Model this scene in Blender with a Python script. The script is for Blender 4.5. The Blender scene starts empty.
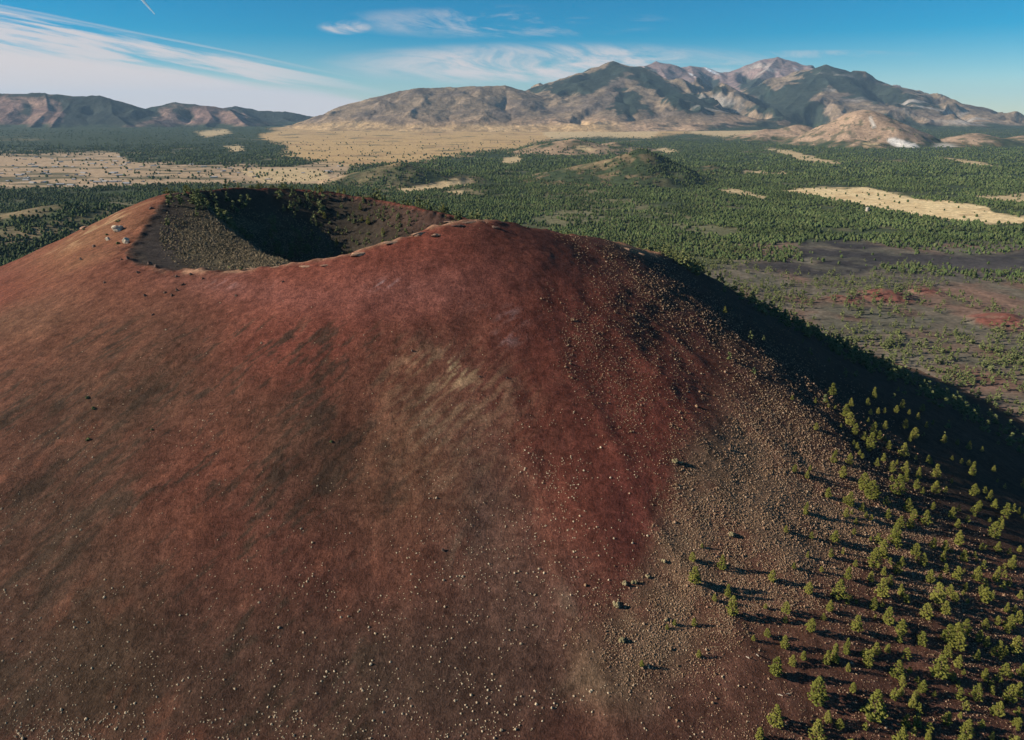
import bpy, bmesh, math, random
import numpy as np
from mathutils import Vector
random.seed(7)
RNG = np.random.default_rng(11)
SC = bpy.context.scene
COL = SC.collection
W, H, FPX, PITCH = 1024, 740, 710.0, math.radians(19.7)
CP, SP = math.cos(PITCH), math.sin(PITCH)
HC = 250.0                                     # camera height above the plain

# ------------------------------------------------------------------ camera model (used to read positions off the photograph)
def ray(u, v):
    dx = (np.asarray(u, float) - 512) / FPX
    dz = -(np.asarray(v, float) - 370) / FPX
    return dx, CP + SP * dz, -SP + CP * dz
def at(u, v, Y):
    a, b, c = ray(u, v)
    t = Y / b
    return a * t, Y + 0 * t, HC + c * t
def on_plane(u, v, z=0.0):
    a, b, c = ray(u, v)
    t = (z - HC) / c
    return a * t, b * t
def project(x, y, z):
    zz = z - HC
    d = y * CP - zz * SP
    d = np.where(d < 1.0, 1.0, d)
    up = y * SP + zz * CP
    return 512 + FPX * x / d, 370 - FPX * up / d, d

# ------------------------------------------------------------------ numpy noise
def _h(ix, iy, s):
    h = (ix.astype(np.int64) * 374761393 + iy.astype(np.int64) * 668265263 + s * 974711) & 0xffffffff
    h = ((h ^ (h >> 13)) * 1274126177) & 0xffffffff
    h = ((h ^ (h >> 16)) * 2246822519) & 0xffffffff
    return ((h ^ (h >> 15)) & 0xffff) / 65535.0
def vnoise(x, y, s=0):
    ix, iy = np.floor(x), np.floor(y)
    fx, fy = x - ix, y - iy
    fx = fx * fx * fx * (fx * (fx * 6 - 15) + 10); fy = fy * fy * fy * (fy * (fy * 6 - 15) + 10)
    a, b = _h(ix, iy, s), _h(ix + 1, iy, s)
    c, d = _h(ix, iy + 1, s), _h(ix + 1, iy + 1, s)
    return (a * (1 - fx) + b * fx) * (1 - fy) + (c * (1 - fx) + d * fx) * fy
def fbm(x, y, s=0, o=4, g=.5):
    r, a, t = 0, 1.0, 0
    for i in range(o):
        r = r + a * (vnoise(x, y, s + i * 17) * 2 - 1); t += a
        x, y = x * 2.03 * .8 - y * 2.03 * .6, x * 2.03 * .6 + y * 2.03 * .8
        a *= g
    return r / t
def ridged(x, y, s=0, o=4):
    r, a, t = 0, 1.0, 0
    for i in range(o):
        r = r + a * (1 - np.abs(vnoise(x, y, s + i * 31) * 2 - 1)); t += a
        x, y = x * 1.9 * .8 - y * 1.9 * .6, x * 1.9 * .6 + y * 1.9 * .8
        a *= .55
    return r / t
def sstep(a, b, x):
    t = np.clip((x - a) / (b - a), 0, 1)
    return t * t * (3 - 2 * t)
def smax(a, b, k):
    h = np.clip(.5 + .5 * (a - b) / k, 0, 1)
    return b * (1 - h) + a * h + k * h * (1 - h)

# ------------------------------------------------------------------ regions
def poly_sd(pu, pv, poly):
    """signed distance, positive inside"""
    P = np.array(poly, float)
    lo, hi = P.min(0) - 40, P.max(0) + 40
    out = np.full(pu.shape, -40.0)
    idx = np.where((pu > lo[0]) & (pu < hi[0]) & (pv > lo[1]) & (pv < hi[1]))[0]
    if len(idx) == 0: return out
    x, y = pu[idx], pv[idx]
    d2 = np.full(x.shape, 1e9); ins = np.zeros(x.shape, bool)
    n = len(P)
    for i in range(n):
        x0, y0 = P[i]; x1, y1 = P[(i + 1) % n]
        ex, ey = x1 - x0, y1 - y0
        t = np.clip(((x - x0) * ex + (y - y0) * ey) / (ex * ex + ey * ey + 1e-9), 0, 1)
        d2 = np.minimum(d2, (x - x0 - t * ex) ** 2 + (y - y0 - t * ey) ** 2)
        if abs(ey) > 1e-9:
            c = ((y0 > y) != (y1 > y)) & (x < ex * (y - y0) / ey + x0)
            ins ^= c
    d = np.sqrt(d2)
    out[idx] = np.where(ins, d, -d)
    return out
class Paint:
    def __init__(self, u, v, base):
        self.u, self.v = u, v
        self.c = np.tile(np.array(base, float), (len(u), 1))
    def mix(self, col, m):
        m = np.clip(m, 0, 1)[:, None]
        self.c = self.c * (1 - m) + np.array(col, float) * m
    def poly(self, poly, soft=2.0, n=0):
        return sstep(-soft, soft, poly_sd(self.u, self.v, poly) + n)
    def blob(self, cu, cv, ru, rv, rot=0.0, p=1.0):
        c, s = math.cos(math.radians(rot)), math.sin(math.radians(rot))
        x, y = self.u - cu, self.v - cv
        a, b = (x * c + y * s) / ru, (-x * s + y * c) / rv
        return np.exp(-(a * a + b * b) ** p)

# ------------------------------------------------------------------ objects
def mesh_obj(name, verts, faces, mats=(), smooth=False, parent=None, attrs=None, mat_idx=None, link=True):
    me = bpy.data.meshes.new(name)
    verts = np.asarray(verts, np.float32)
    me.vertices.add(len(verts)); me.vertices.foreach_set("co", verts.ravel())
    if isinstance(faces, np.ndarray):
        k = faces.shape[1]; tot = np.full(len(faces), k, np.int32); lv = faces.ravel().astype(np.int32)
    else:
        tot = np.array([len(f) for f in faces], np.int32)
        lv = np.array([i for f in faces for i in f], np.int32)
    me.loops.add(len(lv)); me.loops.foreach_set("vertex_index", lv)
    st = np.zeros(len(tot), np.int32); st[1:] = np.cumsum(tot)[:-1]
    me.polygons.add(len(tot)); me.polygons.foreach_set("loop_start", st)
    if mat_idx is not None: me.polygons.foreach_set("material_index", np.asarray(mat_idx, np.int32))
    me.polygons.foreach_set("use_smooth", np.full(len(tot), smooth))
    for an, (ty, val) in (attrs or {}).items():
        a = me.attributes.new(an, ty, 'POINT')
        val = np.asarray(val, np.float32)
        if ty == 'FLOAT_COLOR':
            val = np.concatenate([val, np.ones((len(val), 1), np.float32)], 1)
            a.data.foreach_set("color", val.ravel().astype(np.float32))
        else:
            a.data.foreach_set("value", val)
    me.update(calc_edges=True)
    for m in mats: me.materials.append(m)
    o = bpy.data.objects.new(name, me)
    if link: COL.objects.link(o)
    if parent: o.parent = parent
    return o
def tag(o, label=None, cat=None, group=None, kind=None):
    if label: o["label"] = label
    if cat: o["category"] = cat
    if group: o["group"] = group
    if kind: o["kind"] = kind
    return o
def empty(name, loc, rz=0):
    o = bpy.data.objects.new(name, None); COL.objects.link(o)
    o.location = loc; o.rotation_euler = (0, 0, rz); o.empty_display_size = .5
    return o
def grid_faces(nr, nc):
    i = np.arange(nr - 1)[:, None] * nc + np.arange(nc - 1)[None, :]
    i = i.ravel()
    return np.stack([i, i + 1, i + nc + 1, i + nc], 1)

# ------------------------------------------------------------------ materials
def new_mat(name, rough=.95, spec=.1):
    m = bpy.data.materials.new(name); m.use_nodes = True
    b = m.node_tree.nodes["Principled BSDF"]
    b.inputs["Roughness"].default_value = rough
    b.inputs["Specular IOR Level"].default_value = spec
    return m, m.node_tree, b
def N(t, ty, **kw):
    n = t.nodes.new(ty)
    for k, v in kw.items(): setattr(n, k, v)
    return n
def terrain_mat(name, scales, amp=.5, bump=.6, bdist=.3, hue=None):
    """albedo attribute x world-space noise, bump from the same noise"""
    m, t, b = new_mat(name, .97, .05)
    at_ = N(t, "ShaderNodeAttribute", attribute_name="Col")
    tc = N(t, "ShaderNodeNewGeometry")
    prev, hsum = at_.outputs["Color"], None
    for i, s in enumerate(scales):
        n = N(t, "ShaderNodeTexNoise"); n.inputs["Scale"].default_value = 1.0 / s
        n.inputs["Detail"].default_value = 5; n.inputs["Roughness"].default_value = .65
        t.links.new(tc.outputs["Position"], n.inputs["Vector"])
        mr = N(t, "ShaderNodeMapRange")
        mr.inputs[1].default_value, mr.inputs[2].default_value = .3, .7
        mr.inputs[3].default_value, mr.inputs[4].default_value = 1 - amp, 1 + amp
        t.links.new(n.outputs["Fac"], mr.inputs[0])
        mx = N(t, "ShaderNodeMix", data_type='RGBA', blend_type='MULTIPLY'); mx.inputs[0].default_value = 1
        t.links.new(prev, mx.inputs[6]); t.links.new(mr.outputs[0], mx.inputs[7])
        prev = mx.outputs[2]
        if hsum is None: hsum = n.outputs["Fac"]
        else:
            ad = N(t, "ShaderNodeMath", operation='ADD'); t.links.new(hsum, ad.inputs[0]); t.links.new(n.outputs["Fac"], ad.inputs[1]); hsum = ad.outputs[0]
    t.links.new(prev, b.inputs["Base Color"])
    bp = N(t, "ShaderNodeBump"); bp.inputs["Strength"].default_value = bump; bp.inputs["Distance"].default_value = bdist
    t.links.new(hsum, bp.inputs["Height"]); t.links.new(bp.outputs[0], b.inputs["Normal"])
    return m
def ramp_mat(name, cols, rough=.9, spec=.1, nscale=None, namp=.25, island=True, transl=0):
    """colour varies from clump to clump (random per mesh island, or per object)"""
    m, t, b = new_mat(name, rough, spec)
    g = N(t, "ShaderNodeNewGeometry"); oi = N(t, "ShaderNodeObjectInfo")
    src = g.outputs["Random Per Island"]
    if island == 'both':
        a = N(t, "ShaderNodeMath", operation='MULTIPLY'); a.inputs[1].default_value = .45
        t.links.new(src, a.inputs[0])
        c = N(t, "ShaderNodeMath", operation='MULTIPLY_ADD'); c.inputs[1].default_value = .55
        t.links.new(oi.outputs["Random"], c.inputs[0]); t.links.new(a.outputs[0], c.inputs[2]); src = c.outputs[0]
    cr = N(t, "ShaderNodeValToRGB")
    e = cr.color_ramp.elements
    e[0].position, e[0].color = 0, (*cols[0], 1); e[1].position, e[1].color = 1, (*cols[-1], 1)
    for i, c in enumerate(cols[1:-1]):
        x = e.new((i + 1) / (len(cols) - 1)); x.color = (*c, 1)
    t.links.new(src, cr.inputs[0]); prev = cr.outputs[0]
    if nscale:
        n = N(t, "ShaderNodeTexNoise"); n.inputs["Scale"].default_value = 1 / nscale; n.inputs["Detail"].default_value = 4
        t.links.new(g.outputs["Position"], n.inputs["Vector"])
        mr = N(t, "ShaderNodeMapRange"); mr.inputs[1].default_value, mr.inputs[2].default_value = .3, .7
        mr.inputs[3].default_value, mr.inputs[4].default_value = 1 - namp, 1 + namp
        t.links.new(n.outputs["Fac"], mr.inputs[0])
        mx = N(t, "ShaderNodeMix", data_type='RGBA', blend_type='MULTIPLY'); mx.inputs[0].default_value = 1
        t.links.new(prev, mx.inputs[6]); t.links.new(mr.outputs[0], mx.inputs[7]); prev = mx.outputs[2]
    t.links.new(prev, b.inputs["Base Color"])
    if transl:
        tr = N(t, "ShaderNodeBsdfTranslucent"); t.links.new(prev, tr.inputs[0])
        ms = N(t, "ShaderNodeMixShader"); ms.inputs[0].default_value = transl
        t.links.new(b.outputs[0], ms.inputs[1]); t.links.new(tr.outputs[0], ms.inputs[2])
        t.links.new(ms.outputs[0], t.nodes["Material Output"].inputs[0])
    return m
# ------------------------------------------------------------------ light, sky, camera
SUN_EL, SUN_FROM = math.radians(24.8), (-.9965, -.0837)      # the sun stands to the left, a little beyond the cone
sd = Vector((SUN_FROM[0] * math.cos(SUN_EL), SUN_FROM[1] * math.cos(SUN_EL), math.sin(SUN_EL)))
sl = bpy.data.lights.new("sun", 'SUN'); sl.energy = 5.0; sl.angle = math.radians(.5); sl.color = (1, .905, .76)
so = bpy.data.objects.new("sun", sl); COL.objects.link(so)
so.rotation_euler = (-sd).to_track_quat('-Z', 'Y').to_euler(); so.location = (-400, 0, 900)

wd = bpy.data.worlds.new("World"); SC.world = wd; wd.use_nodes = True
wt = wd.node_tree; bg = wt.nodes["Background"]
class E:
    """tiny arithmetic on node sockets"""
    def __init__(s, k): s.k = k
    @staticmethod
    def op(o, *a):
        n = wt.nodes.new("ShaderNodeMath"); n.operation = o
        for i, x in enumerate(a):
            if isinstance(x, E): wt.links.new(x.k, n.inputs[i])
            else: n.inputs[i].default_value = x
        return E(n.outputs[0])
    def __add__(s, o): return E.op('ADD', s, o)
    def __sub__(s, o): return E.op('SUBTRACT', s, o)
    def __rsub__(s, o): return E.op('SUBTRACT', o, s)
    def __mul__(s, o): return E.op('MULTIPLY', s, o)
    def __truediv__(s, o): return E.op('DIVIDE', s, o)
    __radd__ = __add__; __rmul__ = __mul__
    def step(s, a, b):
        n = wt.nodes.new("ShaderNodeMapRange"); n.interpolation_type = 'SMOOTHSTEP'
        wt.links.new(s.k, n.inputs[0]); n.inputs[1].default_value, n.inputs[2].default_value = a, b
        return E(n.outputs[0])
def wnoise(x, y, z, scale=1, detail=5, rough=.6, dist=0):
    c = wt.nodes.new("ShaderNodeCombineXYZ")
    for i, q in enumerate((x, y, z)):
        if isinstance(q, E): wt.links.new(q.k, c.inputs[i])
        else: c.inputs[i].default_value = q
    n = wt.nodes.new("ShaderNodeTexNoise"); n.inputs["Scale"].default_value = scale
    n.inputs["Detail"].default_value = detail; n.inputs["Roughness"].default_value = rough; n.inputs["Distortion"].default_value = dist
    wt.links.new(c.outputs[0], n.inputs["Vector"]); return E(n.outputs["Fac"])
sky = wt.nodes.new("ShaderNodeTexSky"); sky.sky_type = 'NISHITA'; sky.sun_disc = False
sky.sun_elevation = SUN_EL; sky.sun_rotation = math.atan2(SUN_FROM[0], SUN_FROM[1]) % (2 * math.pi)
sky.altitude = 2300; sky.air_density = 1.0; sky.dust_density = .25; sky.ozone_density = 2.2
tcw = wt.nodes.new("ShaderNodeTexCoord"); sx = wt.nodes.new("ShaderNodeSeparateXYZ")
wt.links.new(tcw.outputs["Generated"], sx.inputs[0])
X, Y, Z = E(sx.outputs[0]), E(sx.outputs[1]), E(sx.outputs[2])
Yp = E.op('MAXIMUM', Y, .05)
A, B = X / Yp, Z / Yp                                   # direction relative to the view over the cone
front = Y.step(.05, .3)
# cirrus: a broad veil low on the left, long streaks above it, thin patches towards the middle
across = B + A * .18
n1 = wnoise(A * 3.0, across * 55, 1.3, 1, 6, .62, .35)
n2 = wnoise(A * 9.0, across * 120, 4.1, 1, 4, .6, .3)
up = (B + .19 * A) - .0087                              # <0 below the upper edge of the cirrus
veil = (B + .133 * A) + .0075                           # <0 inside the solid veil
fade = (0 - A).step(.10, .36)
m_veil = (0 - veil + (n1 - .5) * .030).step(-.016, .008) * (0 - A).step(.03, .24)
m_str = (0 - up + (n1 - .5) * .006).step(-.001, .010) * (n1 * .75 + n2 * .25).step(.43, .57) * fade
edge = E.op('ABSOLUTE', up + (n2 - .5) * .003)
m_edge = (0 - edge).step(-.0022, -.0002) * fade * .3
n3 = wnoise(A * 7, B * 34 + A * 4.0, 8.2, 1, 7, .66, .8)
def patch(a, b, ra, rb, lo, hi, s):
    e = (A - a) / ra; f = (B - b) / rb
    return (0 - (e * e + f * f)).step(-1, 0) * n3.step(lo, hi) * s
m_p = E.op('MAXIMUM', patch(.06, .062, .34, .030, .34, .62, .95), patch(-.02, .112, .24, .022, .44, .68, .5))
m_p = E.op('MAXIMUM', m_p, patch(-.212, .1065, .040, .010, .42, .62, .95))
m_p = E.op('MAXIMUM', m_p, patch(.40, .075, .14, .006, .44, .62, .35))
m_p = E.op('MAXIMUM', m_p, patch(-.19, .057, .04, .008, .40, .62, .35))
cl = E.op('MAXIMUM', E.op('MAXIMUM', m_veil * .96, m_str * .85), E.op('MAXIMUM', m_edge, m_p))
cl = E.op('MINIMUM', cl, 1.0) * front
mixc = wt.nodes.new("ShaderNodeMix"); mixc.data_type = 'RGBA'
CLOUD = (8.6, 7.5, 7.2)
hs = wt.nodes.new("ShaderNodeHueSaturation"); hs.inputs["Saturation"].default_value = 1.95; hs.inputs["Hue"].default_value = .492
wt.links.new(sky.outputs[0], hs.inputs["Color"])
wt.links.new(cl.k, mixc.inputs[0]); wt.links.new(hs.outputs[0], mixc.inputs[6]); mixc.inputs[7].default_value = (*CLOUD, 1)
wt.links.new(mixc.outputs[2], bg.inputs[0]); bg.inputs[1].default_value = .05

cam = bpy.data.cameras.new("camera"); co = bpy.data.objects.new("camera", cam); COL.objects.link(co)
co.location = (0, 0, HC); co.rotation_euler = (math.pi / 2 - PITCH, 0, 0)
cam.sensor_width = 36; cam.lens = FPX / W * 36; cam.clip_start = 1; cam.clip_end = 250000
SC.camera = co
SC.view_settings.view_transform = 'Standard'; SC.view_settings.look = 'None'
SC.view_settings.exposure = .84; SC.view_settings.gamma = 1
SC.render.resolution_x, SC.render.resolution_y = W, H

# ------------------------------------------------------------------ the cinder cone
LOOP = [(165, 197, 560, .40), (140, 235, 480, .43), (128, 262, 420, .47), (200, 272, 385, .5), (320, 262, 375, .5), (390, 240, 385, .49),
        (460, 212.5, 400, .47), (500, 222, 415, .42), (548, 231, 440, .39), (600, 240, 470, .43), (652, 252, 545, .68), (650, 252, 620, .62), (560, 240, 655, .5),
        (440, 212, 645, .48), (380, 201, 692, .45), (310, 190, 703, .42), (245, 188, 675, .4), (175, 194, 605, .4)]
def cyc_spline(P, k):
    P = np.array(P); n = len(P); out = []
    for i in range(n):
        p0, p1, p2, p3 = P[i - 1], P[i], P[(i + 1) % n], P[(i + 2) % n]
        for j in range(k):
            t = j / k
            out.append(.5 * (2 * p1 + (p2 - p0) * t + (2 * p0 - 5 * p1 + 4 * p2 - p3) * t * t + (3 * p1 - p0 - 3 * p2 + p3) * t ** 3))
    return np.array(out)
LP = np.array([(*at(u, v, Y_), s) for u, v, Y_, s in LOOP])
LS = cyc_spline(LP, 12)
WALL = np.zeros(len(LS)); WALL[:] = 1
NB = len(LS)
BENCH = np.zeros(NB, bool); BENCH[0:4 * 12] = True; BENCH[17 * 12:] = True
def loop_eval(x, y, sel=None, L=16.0):
    """distance to the rim (signed, positive outside), and the rim's height and outer slope there"""
    S = LS if sel is None else LS[sel]
    d2 = (x[:, None] - S[None, :, 0]) ** 2 + (y[:, None] - S[None, :, 1]) ** 2
    d = np.sqrt(d2); dm = d.min(1)
    k = L + .25 * dm
    w = np.exp(-(d - dm[:, None]) / k[:, None]); w /= w.sum(1)[:, None]
    return dm, w @ S[:, 2], w @ S[:, 3]
def inside(x, y):
    r = np.zeros(x.shape, bool); n = NB
    for i in range(n):
        x0, y0 = LS[i, :2]; x1, y1 = LS[(i + 1) % n, :2]
        if abs(y1 - y0) > 1e-9:
            r ^= ((y0 > y) != (y1 > y)) & (x < (x1 - x0) * (y - y0) / (y1 - y0) + x0)
    return r
LA, LB = np.array([-282., 612.]), np.array([-96., 384.])
_ld = (LB - LA) / np.linalg.norm(LB - LA); LN = np.array([-_ld[1], _ld[0]])
def cone_z(x, y):
    sh = x.shape; x, y = x.ravel(), y.ravel()
    out = np.empty(x.shape); din_ = np.empty(x.shape)
    for a in range(0, len(x), 20000):
        xs, ys = x[a:a + 20000], y[a:a + 20000]
        n_w = fbm(xs / 45, ys / 45, 3, 3) * 5
        dm, zr, s = loop_eval(xs, ys)
        ins = inside(xs, ys)
        do = dm + n_w * np.clip(dm / 60, 0, 1)
        # outer flank: straight at the angle of repose, easing out at the foot
        th = np.arctan2(ys - 520, xs + 80)
        ez = sstep(-.27, -.70, th) * sstep(-1.75, -1.2, th)          # the flank eases out towards the pine stand
        de = np.clip(do - 95, 0, 300)
        zo = zr - s * (np.sqrt(do * do + 100) - 10) + ez * s * .50 * np.where(do < 395, de * de / 600, 150 + (do - 395) * 1.0)
        gul = (ridged(th * 14 + fbm(xs / 90, ys / 90, 9, 2) * .8, do / 260, 5, 2) - .6) * 1.1 * sstep(25, 130, do)
        zo = zo + gul * (1 - sstep(230, 420, do))
        zo = smax(zo, np.full(zo.shape, -3.5), 26)
        # crater: a gentle bench on the near left, a steep pit beyond it
        zw = zr - .86 * dm
        bm, bz, _ = loop_eval(xs, ys, BENCH, 25)
        L = (xs - LA[0]) * LN[0] + (ys - LA[1]) * LN[1]
        L = L if LN[0] > 0 else -L
        L = L + fbm(xs / 40, ys / 40, 21, 3) * 5
        zb = bz - .10 * bm - .92 * (np.sqrt(np.maximum(L, 0) ** 2 + 9) - 3)
        zi = smax(smax(zw, zb, 6), np.full(zw.shape, 92.0), 20)
        z = np.where(ins, zi, zo)
        z += fbm(xs / 26, ys / 26, 40, 4) * 1.0 * sstep(2, 40, dm) + fbm(xs / 5, ys / 5, 47, 2) * .16 + fbm(xs / 9, ys / 9, 77, 4, .75) * 2.7 * (1 - sstep(2, 13, dm))
        out[a:a + 20000] = z; din_[a:a + 20000] = np.where(ins, -dm, dm)
    return out.reshape(sh), din_.reshape(sh)
CX0, CX1, CY0, CY1, CST = -760., 760., -260., 1220., 2.0
cxs, cys = np.arange(CX0, CX1 + .1, CST), np.arange(CY0, CY1 + .1, CST)
CGX, CGY = np.meshgrid(cxs, cys)
CZ, CD = cone_z(CGX, CGY)
def bil(F, x, y):
    fx, fy = np.clip((x - CX0) / CST, 0, len(cxs) - 1.001), np.clip((y - CY0) / CST, 0, len(cys) - 1.001)
    i, j = fx.astype(int), fy.astype(int); fx, fy = fx - i, fy - j
    return (F[j, i] * (1 - fx) + F[j, i + 1] * fx) * (1 - fy) + (F[j + 1, i] * (1 - fx) + F[j + 1, i + 1] * fx) * fy
def cone_h(x, y): return bil(CZ, x, y)
def march(u, v, lo=60, hi=900, n=420):
    """first hit of the ray through (u, v) on the cone"""
    u, v = np.asarray(u, float), np.asarray(v, float)
    a, b, c = ray(u, v)
    hit = np.full(u.shape, np.nan); prev = np.full(u.shape, np.nan)
    for t in np.linspace(lo, hi, n):
        x, y, z = a * t, b * t, HC + c * t
        dz = z - np.maximum(cone_h(x, y), 0)
        new = np.isnan(hit) & (dz <= 0)
        f = np.where(np.isnan(prev), 0, prev / (prev - dz + 1e-9))
        hit = np.where(new, t - (1 - f) * (hi - lo) / (n - 1), hit)
        prev = dz
    x, y = a * hit, b * hit
    return x, y, np.where(np.isnan(hit), np.nan, cone_h(np.nan_to_num(x), np.nan_to_num(y))), hit

# ------------------------------------------------------------------ hills on the plain
def cone_hill(u, vt, Yd, r, p=1.15, ex=1.0):
    x, y, z = at(u, vt, Yd)
    return (float(x), float(Yd), float(z), r, p, ex)
HILLS = {
    'pointed_hill': [cone_hill(641, 148.5, 3000, 285, 1.1), cone_hill(600, 161, 3050, 290, 1.3)],
    'wooded_hill': [cone_hill(398, 163, 2950, 230, 1.3, 1.3), cone_hill(425, 167, 3050, 200, 1.3, 1.4)],
    'low_hill': [cone_hill(712, 165, 3500, 190, 1.4), cone_hill(665, 166, 3700, 200, 1.4)],
    'tan_hill': [cone_hill(573, 139, 5400, 420, 1.3, 1.1), cone_hill(615, 142, 5600, 330, 1.4)],
    'dark_hill': [cone_hill(62, 203, 1650, 300, 1.2, 1.15), cone_hill(-60, 210, 1600, 320, 1.3)],
    'tan_cone': [cone_hill(864, 110, 6700, 640, 1.2, 1.0), cone_hill(836, 124, 6700, 420, 1.2), cone_hill(890, 132, 6300, 260, 1.2)],
    'pale_hill': [cone_hill(975, 134, 6500, 420, 1.2), cone_hill(945, 143, 6300, 260, 1.3)],
    'brown_hill': [cone_hill(1022, 137, 6700, 330, 1.2), cone_hill(1075, 134, 6900, 420, 1.2)],
    'straw_hill': [cone_hill(798, 126, 7600, 420, 1.3, 1.3), cone_hill(768, 130, 7600, 330, 1.3, 1.3)],
    'red_mound': [cone_hill(884, 287.5, 1010, 46, 1.2, 1.2), cone_hill(850, 294, 1000, 42, 1.3, 1.3)],
    'cinder_mound': [cone_hill(1008, 312, 880, 50, 1.15)],
    'rusty_mound': [cone_hill(926, 287, 1050, 34, 1.3)],
}
def hill_z(x, y, lst):
    z = np.full(x.shape, -6.0)
    for cx, cy, h, r, p, ex in lst:
        d = np.sqrt(((x - cx) / ex) ** 2 + (y - cy) ** 2) / r
        d = d * (1 + .22 * fbm(x / r * 1.6, y / r * 1.6, 60, 3))
        zz = h * (1.08 - np.sqrt(d ** 2 + .0064 * 1) ** 1.0 * 1.0) * 1.0
        z = smax(z, zz + fbm(x / (r * .18), y / (r * .18), 66, 3) * h * .05 - 2, h * .18)
    return z
def ground_z(x, y):
    r = np.hypot(x, y); z = fbm(x / 700, y / 700, 80, 3) * 3.0 * sstep(700, 1600, r) + sstep(5500, 13500, r) * 95 * (1 + .25 * fbm(x / 2500, y / 2500, 85, 3))
    return z
def total_z(x, y):
    z = ground_z(x, y)
    for l in HILLS.values():
        for h in l:
            pass
        cx = np.array([h[0] for h in l]); cy = np.array([h[1] for h in l]); R = max(h[3] * h[5] for h in l) * 1.7
        m = (x > cx.min() - R) & (x < cx.max() + R) & (y > cy.min() - R) & (y < cy.max() + R)
        if m.any():
            i = np.where(m)[0]
            z[i] = np.maximum(z[i], hill_z(x[i], y[i], l))
    m = (x > CX0) & (x < CX1) & (y > CY0) & (y < CY1)
    i = np.where(m)[0]
    if len(i): z[i] = np.maximum(z[i], cone_h(x[i], y[i]))
    return z

# ------------------------------------------------------------------ mountains: ridge lines with distance-graded flanks
RANGE = [
 (.34, [(285,126,11),(310,120,11.3),(340,109,11.8),(370,98,12),(400,91,12),(418,88,12),(450,87,12.2),(480,86,12.2),(505,86,12.3),(525,91,12.5),(545,98,12.8)]),
 (.42, [(420,89,12),(408,106,11.2),(385,124,10.5)]), (.42, [(455,88,12.1),(440,107,11.3),(425,122,10.6)]), (.42, [(375,97,12),(352,113,11.2),(335,124,10.7)]),
 (.42, [(490,87,12.2),(482,105,11.4),(470,120,10.8)]), (.42, [(520,91,12.4),(528,106,11.7),(522,121,10.9)]), (.42, [(437,88,12.1),(470,104,11.5),(500,121,10.9)]),
 (.36, [(470,97,14.2),(520,92,14),(560,79,14),(590,71,14),(605,64,14),(613,61,14),(626,66,14),(640,67,13.8),(660,82,14.2),(690,98,14.5)]),
 (.40, [(640,67,13.8),(618,82,13),(590,100,12),(562,112,11.3),(530,124,10.6)]), (.42, [(640,68,13.8),(665,95,12.8),(700,114,11.8),(730,127,11.1)]),
 (.42, [(577,76,14),(556,94,13),(530,107,12.2)]), (.42, [(627,76,13.3),(640,100,12.4),(640,122,11.2)]), (.42, [(600,95,12.2),(620,112,11.4),(610,127,10.8)]),
 (.40, [(640,72,18),(650,64,18),(656,61.5,18),(668,64,18),(675,68,18),(690,66,18),(705,67,18),(718,72,18),(730,72,18),(745,66,18),(765,59,18),(778,57,18),(795,62,18),(815,69,18),(850,80,17.5)]),
 (.45, [(778,57,18),(757,80,16.4),(740,98,14.8)]), (.45, [(690,66,18),(700,85,16.4),(712,100,15)]), (.45, [(656,62,18),(668,80,16.6)]), (.45, [(725,72,18),(728,88,16.6)]), (.45, [(795,62,18),(792,76,16.8)]),
 (.36, [(730,104,14),(770,90,14.3),(800,75,14.5),(826,64.5,14.5),(845,70,14.5),(880,84,14.5),(920,98,14.5),(950,108,14.5),(985,118,14.5),(1024,121,14.5),(1100,126,14.5),(1250,130,14.5)]),
 (.42, [(826,65,14.5),(800,95,13),(780,114,12.1)]), (.42, [(826,65,14.5),(850,95,13),(862,116,11.9)]), (.42, [(885,86,14.5),(912,112,12.9),(930,127,11.6)]), (.42, [(950,108,14.5),(975,121,12.7),(990,134,11.2)]),
  (.2, [(640,127,10.4),(700,124,10.6),(740,127,10.6)]),
]
WEST = [(.36, [(-160,97,12.4),(-60,95,12.2),(0,94,12),(40,93,12),(75,96,12),(100,96,12),(115,100,12),(140,107.5,12)]),
 (.42, [(8,94,12),(14,110,11.2),(-10,126,10.6)]), (.42, [(45,93,12),(48,110,11.2),(30,127,10.5)]), (.45, [(75,97,12),(62,112,11.2),(50,128,10.5)]), (.42, [(110,99,12),(112,113,11.4),(128,125,10.8)]),
 (.36, [(135,110,12.6),(152,107,12.6),(175,102,12.6),(195,104,12.6),(225,108,12.6)]), (.42, [(178,103,12.6),(168,115,12),(160,124,11.5)]), (.42, [(205,106,12.6),(212,117,12),(205,125,11.6)]), (.42, [(228,108,12.6),(238,118,12),(245,124,11.7)]),
 (.30, [(215,110,14.5),(235,106,14.5),(255,110.5,14.5),(285,111.5,14.5),(310,116,14.5),(335,122,14.5)])]
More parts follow.
